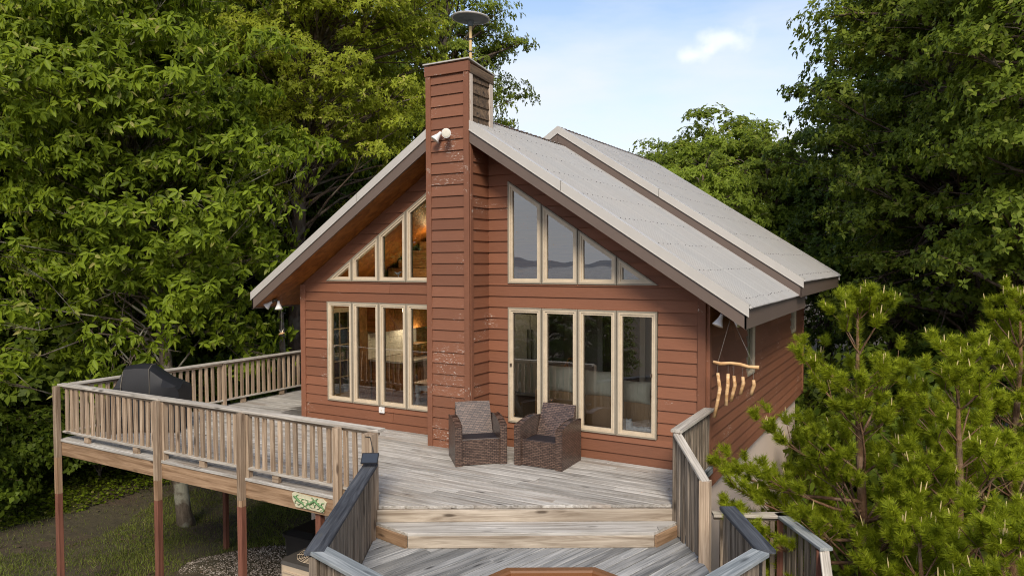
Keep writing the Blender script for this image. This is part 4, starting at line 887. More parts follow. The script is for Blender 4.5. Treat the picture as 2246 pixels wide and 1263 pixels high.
# seated person leaning over the far side of the table
pr = thing('person', 'person with short dark hair in a maroon shirt leaning over the dining table', 'person', (-5.75, 1.75, 0.0))
def skin_body(name, verts, edg, m, par):
    me = bpy.data.meshes.new(name); me.from_pydata([v[:3] for v in verts], edg, []); o = link(name, me, par); me.materials.append(M[m])
    o.modifiers.new('skin', 'SKIN'); o.modifiers.new('sub', 'SUBSURF').render_levels = 2
    for i, v in enumerate(verts): me.skin_vertices[0].data[i].radius = (v[3], v[3] if len(v) < 5 else v[4])
    me.skin_vertices[0].data[0].use_root = True; return o
bx, by = -5.75, 1.75
V = [(bx, by, .52, .15, .12), (bx+.03, by-.03, .72, .145, .10), (bx+.10, by-.08, .95, .16, .10), (bx+.15, by-.12, 1.08, .10, .08), (bx+.19, by-.15, 1.16, .048, .048), (bx+.22, by-.17, 1.21, .045, .045),
     (bx+.02, by-.30, 1.02, .06, .06), (bx+.05, by-.42, .84, .045, .045), (bx+.28, by-.50, .80, .036, .036), (bx+.40, by-.52, .79, .03, .02),
     (bx+.28, by+.05, 1.02, .06, .06), (bx+.42, by+.0, .85, .045, .045), (bx+.55, by-.18, .80, .036, .036), (bx+.62, by-.26, .79, .03, .02),
     (bx+.06, by-.16, .50, .085, .085), (bx+.46, by-.30, .50, .07, .07), (bx+.45, by-.30, .10, .045, .045), (bx+.57, by-.36, .05, .04, .035),
     (bx+.10, by+.10, .50, .085, .085), (bx+.50, by+.0, .50, .07, .07), (bx+.50, by+.0, .10, .045, .045), (bx+.62, by-.05, .05, .04, .035)]
Eg = [(0, 1), (1, 2), (2, 3), (3, 4), (4, 5), (3, 6), (6, 7), (7, 8), (8, 9), (3, 10), (10, 11), (11, 12), (12, 13), (0, 14), (14, 15), (15, 16), (16, 17), (0, 18), (18, 19), (19, 20), (20, 21)]
skin_body('body', V, Eg, 'shirt', pr)
hd = Vector((bx+.25, by-.19, 1.31)); fwd = Vector((0.75, -0.55, -0.25)).normalized()
def ell(c, r, n=14, k=10, f=None):
    mb = MB(); mb.lathe((0, 0, 0), [(max(.004, r[0]*math.sin(math.pi*i/k)), -r[2]*math.cos(math.pi*i/k)) for i in range(k+1)], n); mb.v = [tuple(Vector((x, y*r[1]/r[0], z))+Vector(c)) for x, y, z in mb.v]; return mb
h = ell(hd, (0.078, 0.085, 0.115)); h.tube([hd+fwd*.075+Vector((0, 0, .015)), hd+fwd*.10+Vector((0, 0, -.02)), hd+fwd*.08+Vector((0, 0, -.03))], [0.008, 0.015, 0.01], 6)
head = h.build('head', 'skin', pr, None, True)
hm = ell(hd-fwd*.022+Vector((0, 0, .028)), (0.088, 0.094, 0.108)); hm.build('hair', 'hair', head, None, True)
e_ = MB()
sd_ = fwd.cross(Vector((0, 0, 1))).normalized()
for s in (-1, 1): e_.lathe(hd+fwd*.073+sd_*s*.03+Vector((0, 0, .012)), [(0.012, 0), (0.006, .006)], 8, fwd)
e_.box(hd+fwd*.078+Vector((0, 0, -.055)), (0.02, 0.035, 0.008)); e_.build('eyes_and_mouth', 'hair', head)
hnd = MB()
for px, py in ((bx+.40, by-.52), (bx+.62, by-.26)):
    hnd.box((px+.035, py-.01, .775), (0.08, 0.07, 0.024))
    for f in range(4): hnd.tube([(px+.07, py-.04+f*.02, .777), (px+.115, py-.042+f*.021, .777), (px+.145-.012*abs(f-1.5), py-.044+f*.021, .765)], [.009, .008, .006], 5)
    hnd.tube([(px+.02, py+.02, .777), (px+.055, py+.05, .775), (px+.085, py+.055, .768)], [.01, .009, .007], 5)
hnd.build('hands', 'skin', pr)
st = thing('stool', 'dark stool under the person at the dining table', 'stool', (bx, by, 0))
MB().lathe((bx, by, .37), [(0.17, 0), (0.18, .02), (0.17, .04)], 16).build('seat', 'bronze', st)
for a in range(4): MB().tube([(bx+.13*math.cos(a*1.57+.78), by+.13*math.sin(a*1.57+.78), .37), (bx+.18*math.cos(a*1.57+.78), by+.18*math.sin(a*1.57+.78), .0)], .016, 6).build('leg', 'bronze', st)
sc2 = thing('wall_sconce', 'lit wall lamp on the plank wall behind the upper left windows', 'lamp', (-5.98, 1.95, 3.45))
MB().box((-5.98, 1.955, 3.40), (0.09, 0.02, 0.16)).build('plate', 'brass', sc2); MB().lathe((-5.98, 1.87, 3.40), [(0.05, 0), (0.07, .12), (0.075, .16)], 12).build('shade', 'glow', sc2)
ld = bpy.data.lights.new('sconce_light', 'POINT'); ld.energy = 2.5; ld.color = (1, .68, .35); ld.shadow_soft_size = .06; lo = bpy.data.objects.new('sconce_light', ld); COL.objects.link(lo); lo.location = (-5.98, 1.75, 3.52)
ld = bpy.data.lights.new('kitchen_light', 'POINT'); ld.energy = 4; ld.color = (1, .80, .52); ld.shadow_soft_size = .1; lo = bpy.data.objects.new('kitchen_light', ld); COL.objects.link(lo); lo.location = (-7.2, 2.9, 1.47)
ld = bpy.data.lights.new('pendant_light', 'POINT'); ld.energy = 24; ld.color = (1, .74, .42); ld.shadow_soft_size = .1; lo = bpy.data.objects.new('pendant_light', ld); COL.objects.link(lo); lo.location = (-6.3, 1.45, 2.0)
bd = thing('bird_figurine', 'small pale bird figurine on the sill of an upper left window', 'figurine', (-5.5, 0.09, 2.70))
MB().tube([(-5.58, .09, 2.80), (-5.53, .09, 2.775), (-5.49, .09, 2.775), (-5.45, .09, 2.80), (-5.42, .09, 2.81)], [0.006, 0.022, 0.026, 0.015, 0.004], 7).build('body', 'cloth', bd, None, True); MB().lathe((-5.5, .09, 2.635), [(0.05, 0), (0.05, .02), (0.008, .03), (0.008, .12)], 8).build('stand', 'cloth', bd)
MB().box((XC, 0.10, 2.615), (7.2, 0.14, 0.03)).build('window_sill', 'plank', house)
sf = thing('sofa', 'tan leather sofa with its back to the right-hand windows', 'sofa', (-1.75, 0.75, 0))
def soft(name, c, d, m, par, sub=2, rot=None, bulge=0.0):
    mb = MB(); mb.box(c, d, rot); o = mb.build(name, m, par); b_ = o.modifiers.new('b', 'BEVEL'); b_.width = min(d)*0.35; b_.segments = 4; o.data.polygons.foreach_set('use_smooth', [True]*6); return o
soft('backrest', (-1.75, 0.44, 0.52), (2.3, 0.30, 0.86), 'leather', sf); soft('seat', (-1.75, 1.02, 0.27), (2.1, 0.8, 0.36), 'leather', sf)
for x in (-2.82, -0.68): soft('arm', (x, 0.95, 0.34), (0.24, 0.9, 0.62), 'leather', sf)
def pillow(c, sx, sz, rz, lab):
    n = 9; mb = MB(); c = Vector(c); Q = Matrix.Rotation(rz, 3, 'Z') @ Matrix.Rotation(R(-12), 3, 'X')
    for s in (-1, 1):
        for i in range(n):
            for j in range(n):
                u, v = -1+2*i/(n-1), -1+2*j/(n-1); k = (1-u*u)*(1-v*v); pin = 1-0.10*(1-abs(u))*0-0.07*((1-u*u)*abs(v)**3+(1-v*v)*abs(u)**3)
                mb.v.append(tuple(c+Q @ Vector((u*sx/2*pin, s*(0.012+0.085*max(0, k)**0.45), v*sz/2*pin))))
    for i in range(n-1):
        for j in range(n-1):
            a = i*n+j; mb.f.append([a, a+n, a+n+1, a+1]); a += n*n; mb.f.append([a, a+1, a+n+1, a+n])
    bd_ = [i*n for i in range(n)]+[(n-1)*n+j for j in range(1, n)]+[i*n+n-1 for i in range(n-2, -1, -1)]+[j for j in range(n-2, 0, -1)]
    for a, b in zip(bd_, bd_[1:]+bd_[:1]): mb.f.append([a, a+n*n, b+n*n, b])
    tag(mb.build('pillow', 'pillow', None, None, True), lab, 'pillow', 'beige pillows on the sofa back')
pillow((-2.45, 0.36, 1.10), 0.62, 0.42, 0.0, 'large beige pillow on the sofa back behind the wicker chair')
pillow((-1.72, 0.35, 1.08), 0.66, 0.40, 0.05, 'large beige pillow in the middle of the sofa back')
pillow((-1.18, 0.33, 1.00), 0.56, 0.34, -0.04, 'flatter eared beige pillow at the right end of the sofa back')
fg = thing('refrigerator', 'tall pale two-door refrigerator seen through the right-hand windows', 'refrigerator', (-4.9, 4.2, 0))
MB().box((-4.9, 4.3, 0.92), (0.95, 0.7, 1.80)).build('body', 'fridge', fg)
for s in (-1, 1): d = MB().box((-4.9+s*.24, 3.925, 0.95), (0.465, 0.045, 1.70)).build('door', 'fridge', fg); MB().tube([(-4.9+s*.05, 3.87, 0.85), (-4.9+s*.05, 3.86, 1.15), (-4.9+s*.05, 3.87, 1.5)], 0.012, 6).build('handle', 'acdark', d)
dr = thing('interior_door_frame', 'pale door frame deep inside behind the right-hand windows', 'door frame', (-3.2, 5.1, 0))
for x in (-3.75, -2.75): MB().box((x, 5.13, 1.05), (0.12, 0.06, 2.1)).build('jamb', 'cloth', dr)
MB().box((-3.25, 5.13, 2.15), (1.12, 0.06, 0.12)).build('lintel', 'cloth', dr); MB().box((-3.25, 5.15, 1.05), (0.88, 0.03, 2.08)).build('door_leaf', 'bronze', dr)
ec = thing('dining_chair', 'dark round-backed wooden chair behind the sofa', 'chair', (-3.0, 1.9, 0))
MB().lathe((-3.0, 1.9, 0.42), [(0.20, 0), (0.22, .02), (0.20, .05)], 16).build('seat', 'bronze', ec)
for x in (-.14, .14):
    for y in (-.14, .14): MB().tube([(-3+x*1.2, 1.9+y*1.2, 0), (-3+x, 1.9+y, .43)], .018, 6).build('leg', 'bronze', ec)
MB().tube([(-3.2, 1.98, .45), (-3.22, 2.05, .95), (-3.1, 2.1, 1.18), (-2.9, 2.1, 1.18), (-2.78, 2.05, .95), (-2.8, 1.98, .45)], .022, 7).build('back_hoop', 'cab', ec)
for x in (-3.12, -3.0, -2.88): MB().tube([(x, 1.99, .45), (x, 2.08, 1.17)], .012, 5).build('spindle', 'cab', ec)
cw = MB(); rnd = random.Random(5); n = 16
for i in range(n):
    x = -1.22+0.50*i/(n-1); r_ = 0.045+0.02*rnd.random()+(0.05 if i < 3 else 0)
    for j in range(8): a = 2*math.pi*j/8; q = 0.7+0.6*rnd.random(); cw.v.append((x+rnd.uniform(-.012, .012), 0.125+0.045*q*math.cos(a), 0.43+r_*.7+r_*q*math.sin(a)))
for i in range(n-1):
    for j in range(8): cw.f.append([i*8+j, i*8+(j+1) % 8, (i+1)*8+(j+1) % 8, (i+1)*8+j])
cw.f += [list(range(8))[::-1], [(n-1)*8+j for j in range(8)]]
tag(cw.build('towel', 'cloth', None, None, False), 'crumpled white towel along the sill of the rightmost lower window', 'towel')
MB().box((XC, 0.13, 0.385), (7.2, 0.18, 0.03)).build('window_sill', 'plank', house)

# ------------------------------------------------------------------ vegetation
def unit(a): return a/np.maximum(1e-9, np.linalg.norm(a, axis=-1, keepdims=True))
def quadmesh(name, V, per, faces, m, smooth=False):
    """V (n, per, 3) copies of one small shape with the given faces (all the same corner count)"""
    n = V.shape[0]; fa = np.array(faces); k = fa.shape[1]
    idx = (np.arange(n)[:, None, None]*per+fa[None]).reshape(-1); nf = n*len(fa)
    me = bpy.data.meshes.new(name); me.vertices.add(n*per); me.vertices.foreach_set('co', V.reshape(-1).astype(np.float32))
    me.loops.add(nf*k); me.loops.foreach_set('vertex_index', idx.astype(np.int32)); me.polygons.add(nf)
    me.polygons.foreach_set('loop_start', (np.arange(nf)*k).astype(np.int32)); me.materials.append(M[m]); me.update(calc_edges=True); me.validate(); return me
def leaves(base, d, nrm, Ln, Wd, droop, big):
    """leaf blades: base point, pointing d, upper side nrm; returns (n, verts, 3)"""
    d = unit(d); s = unit(np.cross(d, nrm)); u = np.cross(s, d); Ln = Ln[:, None]; Wd = Wd[:, None]
    if big:
        P = [base, base+d*Ln*.32+s*Wd*.46+u*Wd*.12, base+d*Ln*.66+s*Wd*.42+u*Wd*.05-u*Ln*droop*.4, base+d*Ln-u*Ln*droop, base+d*Ln*.66-s*Wd*.42+u*Wd*.05-u*Ln*droop*.4, base+d*Ln*.32-s*Wd*.46+u*Wd*.12]
    else:
        P = [base, base+d*Ln*.5+s*Wd*.5+u*Wd*.1, base+d*Ln-u*Ln*droop, base+d*Ln*.5-s*Wd*.5+u*Wd*.1]
    return np.stack(P, 1)
BIGF = [(0, 1, 2, 3), (0, 3, 4, 5)]; SMF = [(0, 1, 2, 3)]
def in_house(p):
    x, y, z = p[:, 0], p[:, 1], p[:, 2]
    a = (x > -8.9) & (x < 1.1) & (y > -1) & (y < 9.6) & (z < 6.1-0.62*np.abs(x+3.9))
    b = (x > -10.35) & (x < -7.7) & (y > -3.7) & (y < 3.2) & (z > -0.45) & (z < 2.3)
    return a | b
def tree_geo(seed, trunk, crown_c, crown_r, nclump, nwhorl, per, Ln, Wd, droop, big, clump_r=(0.9, 0.45), limb_r=0.05, shell=0.55, lift=0.35, avoid=False, whorl=0.05, lo=-0.75):
    """trunk: [(x,y,z,r)...]; the crown is flattened clumps of leaf whorls, each on its own limb"""
    rg = np.random.default_rng(seed); cc = np.array(crown_c); cr = np.array(crown_r)
    dirs = unit(rg.normal(size=(nclump*3, 3))); dirs = dirs[dirs[:, 2] > lo][:nclump]; nclump = len(dirs)
    rad = (shell+(1-shell)*rg.random(nclump))**0.8*(0.82+0.3*rg.random(nclump)); C = cc+dirs*rad[:, None]*cr
    T = np.array(trunk); mb = MB(); mb.tube([Vector(t[:3]) for t in trunk], [t[3] for t in trunk], 10)
    rnd = random.Random(seed)
    for c in C:
        if avoid and in_house(c[None])[0]: continue
        zt = max(T[0, 2]+rnd.uniform(.16, .5)*(T[-1, 2]-T[0, 2]), min(T[-1, 2]-.1, c[2]-rnd.uniform(0.1, 0.9)*np.hypot(*(c-cc)[:2])-rnd.uniform(0, .6))); k = np.interp(zt, T[:, 2], np.arange(len(T))); i = int(min(k, len(T)-2)); f = k-i
        p = T[i]*(1-f)+T[i+1]*f; r0 = min(limb_r*(0.6+0.8*rnd.random()), p[3]*0.6)
        a = Vector(p[:3]); b = Vector(c); m1 = a.lerp(b, 0.4)+Vector((rnd.uniform(-.3, .3), rnd.uniform(-.3, .3), 0.25+rnd.uniform(-.2, .3))); m2 = a.lerp(b, 0.75)+Vector((rnd.uniform(-.25, .25), rnd.uniform(-.25, .25), rnd.uniform(0, .3)))
        mb.tube([a, m1, m2, b], [r0, r0*.7, r0*.42, r0*.16], 5, False)
        for _ in range(3):
            q = b+Vector((rnd.uniform(-1, 1), rnd.uniform(-1, 1), rnd.uniform(-.3, .4)))*clump_r[0]*.8; mb.tube([m2, m2.lerp(q, .5)+Vector((0, 0, .06)), q], [r0*.28, r0*.2, r0*.08], 4, False)
    size = (0.65+0.7*rg.random(nclump)); L_ = []
    ci = np.repeat(np.arange(nclump), nwhorl); n = len(ci)
    v = unit(rg.normal(size=(n, 3))); v[:, 2] = np.abs(v[:, 2])*1.0-0.25; rr = (rg.random(n)**0.45)
    out = unit(C[ci]-cc); out[:, 2] *= 0.4
    p = C[ci]+v*rr[:, None]*np.array([clump_r[0], clump_r[0], clump_r[1]])*size[ci][:, None]
    p[:, 2] -= 0.25*(np.linalg.norm((p-C[ci])[:, :2], axis=1)/clump_r[0])**2*clump_r[1]
    axis = unit(v*np.array([1, 1, .6])+out*0.8+np.array([0, 0, lift])+rg.normal(size=(n, 3))*.25)
    # whorl of leaves round the axis
    ref = np.where(np.abs(axis[:, 2:3]) < .9, np.array([[0, 0, 1.]]), np.array([[1., 0, 0]])); e1 = unit(np.cross(axis, ref)); e2 = np.cross(axis, e1)
    k = np.arange(per); th = 2*np.pi*k[None]/per+rg.random((n, 1))*6.28+rg.normal(size=(n, per))*.25
    spread = 0.75+0.35*rg.random((n, per))
    d = axis[:, None]*(1-spread[..., None]*.75)+(e1[:, None]*np.cos(th)[..., None]+e2[:, None]*np.sin(th)[..., None])*spread[..., None]; d[..., 2] -= (0.42 if big else .22)+0.35*rg.random((n, per))*(1 if big else .5)
    nrm = axis[:, None]+np.array([0, 0, .8])+rg.normal(size=(n, per, 3))*.3
    base = np.repeat(p[:, None], per, 1)+axis[:, None]*rg.random((n, per, 1))*whorl
    base = base.reshape(-1, 3); d = d.reshape(-1, 3); nrm = unit(nrm.reshape(-1, 3)); N_ = len(base)
    if avoid:
        ok = ~in_house(base); base, d, nrm = base[ok], d[ok], nrm[ok]; N_ = len(base)
    LL = Ln*(0.6+0.65*rg.random(N_)); return mb, leaves(base, d, nrm, LL, LL*Wd*(0.85+.3*rg.random(N_)), droop*(0.4+rg.random(N_))[:, None], big), (base, d, nrm, LL)
TREE_LABEL = {}
def tree(name, label, cat, group, trunk, crown_c, crown_r, barkm, leafm, **kw):
    t = thing(name, label, cat, trunk[0][:3], 0, group); big = kw['big']
    mb, V, raw = tree_geo(trunk=trunk, crown_c=crown_c, crown_r=crown_r, **kw)
    mb.build('trunk', barkm, t, None, True)
    me = quadmesh('crown', V, 6 if big else 4, BIGF if big else SMF, leafm); c = link('crown', me, t); c['kind'] = 'stuff'
    return t, raw
def inst(src, label, loc, rz, sc):
    w = Matrix.Translation(loc) @ Matrix.Rotation(rz, 4, 'Z') @ Matrix.Scale(sc, 4)
    t = link(src.name.split('.')[0], None, None, w); t.empty_display_size = .2
    for k_ in ('category', 'group'):
        if k_ in src: t[k_] = src[k_]
    t['label'] = label
    for ch_ in src.children:
        c = ch_.copy(); COL.objects.link(c); c.parent = t; c.matrix_parent_inverse = Matrix.Identity(4); c.matrix_basis = ch_.matrix_basis.copy(); WM[c] = w @ ch_.matrix_basis
    return t
GR = 'trees round the cabin'
# 1. broad-leaved tree left of the deck, its lichened trunk seen under the deck
t1, raw = tree('hickory_tree', 'large-leaved tree with pale lichened trunk left of the deck, behind the grill', 'tree', GR,
     [(-11.95, 0.45, -3.15, .24), (-12.0, 0.40, -2.7, .165), (-12.2, .35, -1.0, .145), (-12.55, .2, 2.6, .12), (-13.1, 0.0, 5.6, .09), (-13.4, -.1, 9.0, .05), (-13.5, -.1, 11.0, .02)],
     (-12.9, 0.2, 4.6), (3.9, 3.7, 6.6), 'bark_lichen', 'leaf_a', seed=11, nclump=270, nwhorl=42, per=6, Ln=0.18, Wd=0.40, droop=0.35, big=True, clump_r=(0.9, 0.5), limb_r=.026, shell=.28, avoid=True, lift=.05, whorl=.06)
# the leaves that show largest are parts of their own
base, d, nrm, LL = raw; camp = np.array([2.67, -10.14, 2.96]); dist = np.linalg.norm(base-camp, axis=1); rel = base-camp
fwv = np.array(fw[:]); rtv = np.array(rt[:]); dep_ = rel@fwv; px = (rel@rtv)/dep_; sel = np.where((px > -0.68) & (px < -0.31))[0]; sel = sel[np.argsort(dist[sel]/LL[sel])][:300]
lv = leaves(np.zeros((1, 3)), np.array([[1., 0, 0]]), np.array([[0, 0, 1.]]), np.array([1.]), np.array([.42]), np.array([[.2]]), True); lme = quadmesh('leaf', lv, 6, BIGF, 'leaf_a')
for i in sel:
    x = Vector(d[i]).normalized(); y = Vector(nrm[i]).cross(x).normalized(); z = x.cross(y); w = Matrix((x, y, z)).transposed().to_4x4() @ Matrix.Scale(LL[i]*1.05, 4); w.translation = Vector(base[i])+z*.012; link('leaf', lme, t1, w)
# 2. yellow-green tree behind the left eave
tree('ash_tree', 'tall yellow-green tree rising behind the left slope of the roof', 'tree', GR,
     [(-13.5, 5.3, -3, .30), (-13.5, 5.3, 1.0, .24), (-13.4, 5.4, 5.0, .19), (-13.1, 5.6, 8.0, .14), (-12.7, 5.7, 11, .08), (-12.5, 5.8, 14, .03)],
     (-12.4, 5.9, 8.6), (3.5, 3.5, 5.4), 'bark', 'leaf_b', seed=21, nclump=210, nwhorl=70, per=6, Ln=0.125, Wd=0.44, droop=.2, big=False, clump_r=(0.85, .5), limb_r=.045, shell=.35, avoid=True, lift=.4)
# 3. darker tree behind the chimney
tree('oak_tree', 'dark fine-leaved tree standing behind the chimney', 'tree', GR,
     [(-16.4, 15.9, -2.6, .4), (-16.2, 15.9, 4, .3), (-16.0, 16, 9, .2), (-15.6, 16.1, 13, .1), (-15.4, 16.2, 17, .03)],
     (-16.6, 15.8, 11.4), (4.2, 4.2, 6.0), 'bark', 'leaf_c', seed=33, nclump=150, nwhorl=70, per=6, Ln=0.15, Wd=0.5, droop=.15, big=False, clump_r=(1.05, .6), limb_r=.09, shell=.5)
# 4. big oaks right of the house
tR, _ = tree('oak_tree', 'big dark green oak behind the right end of the house', 'tree', GR,
     [(4.0, 12.9, -3.2, .42), (4.0, 12.9, 2, .34), (3.9, 12.8, 6, .25), (3.8, 12.7, 10, .15), (3.7, 12.7, 14, .05)],
     (3.7, 12.8, 6.4), (4.1, 4.2, 8.6), 'bark', 'leaf_c', seed=41, nclump=300, nwhorl=64, per=6, Ln=0.15, Wd=0.55, droop=.15, big=False, clump_r=(1.0, .6), limb_r=.07, shell=.45, avoid=True)
tree('oak_tree', 'oak with yellow tips at the right edge, in front of the bigger oak', 'tree', GR,
     [(5.2, 7.2, -3.6, .34), (5.2, 7.2, 2, .26), (5.2, 7.1, 6, .18), (5.1, 7.1, 11, .06)],
     (5.1, 7.1, 6.4), (2.3, 2.5, 7.0), 'bark', 'leaf_e', seed=47, nclump=150, nwhorl=60, per=6, Ln=0.135, Wd=0.55, droop=.15, big=False, clump_r=(.9, .55), limb_r=.06, shell=.5, avoid=True)
# 5. far trees beyond the roof
tF, _ = tree('maple_tree', 'rounded mid-green maple far behind the roof, right of the sky gap', 'tree', GR,
     [(-7.6, 31, -2.4, .4), (-7.6, 31, 4, .3), (-7.5, 31, 7, .15), (-7.5, 31, 9, .05)],
     (-7.5, 31, 6.2), (5.0, 4.6, 5.0), 'bark', 'leaf_e', seed=55, nclump=130, nwhorl=52, per=6, Ln=0.22, Wd=0.6, droop=.15, big=False, clump_r=(1.25, .7), limb_r=.09, shell=.55)
tB, _ = tree('sumac_tree', 'bright yellow-green young tree just above the back roof', 'tree', GR,
     [(-4.6, 16.8, -2.6, .2), (-4.6, 16.8, 2, .14), (-4.6, 16.8, 6.3, .03)],
     (-4.9, 16.8, 4.7), (2.6, 2.2, 2.6), 'bark', 'leaf_f', seed=61, nclump=60, nwhorl=46, per=8, Ln=0.17, Wd=0.42, droop=.2, big=False, clump_r=(.7, .42), limb_r=.04, shell=.5, avoid=True)
# 6. dark forest behind, copies of one tree
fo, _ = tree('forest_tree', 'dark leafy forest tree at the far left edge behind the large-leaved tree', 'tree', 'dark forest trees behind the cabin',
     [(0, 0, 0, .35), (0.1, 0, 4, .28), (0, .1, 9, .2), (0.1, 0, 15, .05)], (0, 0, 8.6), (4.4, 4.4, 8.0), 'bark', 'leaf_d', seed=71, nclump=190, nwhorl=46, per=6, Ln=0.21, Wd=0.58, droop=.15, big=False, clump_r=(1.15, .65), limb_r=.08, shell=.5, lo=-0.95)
def move(t, loc, rz, sc):
    t.matrix_basis = Matrix.Translation(loc) @ Matrix.Rotation(rz, 4, 'Z') @ Matrix.Scale(sc, 4); WM[t] = t.matrix_basis.copy()
    return t
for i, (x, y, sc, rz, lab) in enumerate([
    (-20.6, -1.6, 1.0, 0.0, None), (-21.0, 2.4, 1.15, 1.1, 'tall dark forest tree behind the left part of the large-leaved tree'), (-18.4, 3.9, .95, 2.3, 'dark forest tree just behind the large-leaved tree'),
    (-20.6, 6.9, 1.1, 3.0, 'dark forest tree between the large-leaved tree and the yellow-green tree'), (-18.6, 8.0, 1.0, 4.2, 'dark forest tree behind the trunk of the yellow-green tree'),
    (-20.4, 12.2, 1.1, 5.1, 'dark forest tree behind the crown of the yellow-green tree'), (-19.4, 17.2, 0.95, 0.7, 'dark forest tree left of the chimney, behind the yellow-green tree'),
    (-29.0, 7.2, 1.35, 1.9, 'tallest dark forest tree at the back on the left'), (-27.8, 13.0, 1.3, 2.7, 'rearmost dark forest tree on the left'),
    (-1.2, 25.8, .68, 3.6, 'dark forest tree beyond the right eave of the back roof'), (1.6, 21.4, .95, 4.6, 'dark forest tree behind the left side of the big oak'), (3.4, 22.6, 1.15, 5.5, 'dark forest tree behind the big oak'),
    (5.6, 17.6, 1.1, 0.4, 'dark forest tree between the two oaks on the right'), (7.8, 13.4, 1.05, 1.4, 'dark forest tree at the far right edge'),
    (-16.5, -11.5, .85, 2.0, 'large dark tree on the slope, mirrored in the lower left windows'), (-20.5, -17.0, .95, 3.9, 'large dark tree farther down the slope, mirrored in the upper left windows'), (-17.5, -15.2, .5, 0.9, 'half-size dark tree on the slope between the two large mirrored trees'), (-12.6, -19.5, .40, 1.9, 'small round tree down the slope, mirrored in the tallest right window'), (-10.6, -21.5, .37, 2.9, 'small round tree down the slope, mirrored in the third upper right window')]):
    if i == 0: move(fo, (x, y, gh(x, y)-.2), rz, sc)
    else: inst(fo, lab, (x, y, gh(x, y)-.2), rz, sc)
for x, y, sc, rz, lab in ((-13.9, 39.2, .95, 1.0, 'small maple farthest away on the left of the tree line beyond the roof'), (-4.2, 27.0, .86, 2.2, 'maple beyond the roof, between the rounded maple and the big oak'), (-12.6, 46, .9, 3.5, 'hazy far maple low behind the ridge of the back roof')):
    inst(tF, lab, (x, y, gh(x, y)-.2), rz, sc)
# shrubs
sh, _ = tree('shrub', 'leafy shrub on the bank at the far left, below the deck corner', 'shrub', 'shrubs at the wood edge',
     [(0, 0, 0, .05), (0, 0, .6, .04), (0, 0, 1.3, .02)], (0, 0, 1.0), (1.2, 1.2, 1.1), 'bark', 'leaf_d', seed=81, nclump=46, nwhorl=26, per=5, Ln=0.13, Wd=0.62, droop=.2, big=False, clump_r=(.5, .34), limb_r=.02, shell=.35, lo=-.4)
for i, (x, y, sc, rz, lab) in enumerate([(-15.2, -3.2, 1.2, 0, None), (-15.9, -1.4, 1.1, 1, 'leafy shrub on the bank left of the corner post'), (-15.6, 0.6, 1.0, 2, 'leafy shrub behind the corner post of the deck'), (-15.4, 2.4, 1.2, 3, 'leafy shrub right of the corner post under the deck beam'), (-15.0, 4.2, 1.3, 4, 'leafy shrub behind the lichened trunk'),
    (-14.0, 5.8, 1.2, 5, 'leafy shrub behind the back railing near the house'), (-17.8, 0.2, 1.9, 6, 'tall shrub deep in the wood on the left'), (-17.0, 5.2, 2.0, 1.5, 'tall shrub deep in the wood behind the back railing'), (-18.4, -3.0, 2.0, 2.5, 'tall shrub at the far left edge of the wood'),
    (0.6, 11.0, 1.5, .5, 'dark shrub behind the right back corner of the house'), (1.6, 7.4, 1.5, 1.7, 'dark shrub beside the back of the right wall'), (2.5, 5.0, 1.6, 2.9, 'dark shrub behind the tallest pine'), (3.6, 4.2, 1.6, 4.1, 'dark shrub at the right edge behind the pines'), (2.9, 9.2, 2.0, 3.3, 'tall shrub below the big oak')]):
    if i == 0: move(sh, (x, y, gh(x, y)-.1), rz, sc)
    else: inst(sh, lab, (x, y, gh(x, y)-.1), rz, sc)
# dead bare branches on the yellow-green tree
dbt = thing('dead_sapling', 'bare pale dead sapling in front of the yellow-green tree', 'tree', (-12.9, 4.3, -3.0), 0, GR)
rnd = random.Random(9); mb = MB()
mb.tube([(-12.9, 4.3, -3.1), (-12.95, 4.25, 1.0), (-13.05, 4.2, 3.2), (-13.2, 4.1, 4.6)], [.10, .08, .06, .04], 7)
def twig(p, d, ln, r, dep):
    q = p+d*ln; m_ = p.lerp(q, .5)+Vector((rnd.uniform(-1, 1), rnd.uniform(-1, 1), rnd.uniform(-.3, 1)))*ln*.08; mb.tube([p, m_, q], [r, r*.8, r*.5], 5, False)
    if dep == 0: return
    for _ in range(3): twig(p.lerp(q, rnd.uniform(.45, 1)), (d+Vector((rnd.uniform(-1, 1), rnd.uniform(-1, 1), rnd.uniform(-.5, .8)))*.7).normalized(), ln*rnd.uniform(.45, .7), r*.5, dep-1)
for z, dx, dy, dz in ((3.2, -.9, -.4, .25), (3.6, -.7, -.5, .6), (4.4, -.5, -.3, .9), (4.0, .5, .2, .8), (3.0, -.8, -.2, -.02), (4.5, .1, -.4, 1)): twig(Vector((-13.05-.1*(z-3), 4.2, z)), Vector((dx, dy, dz)).normalized(), 1.15, .032, 3)
mb.build('trunk', 'twig', dbt, None, True)
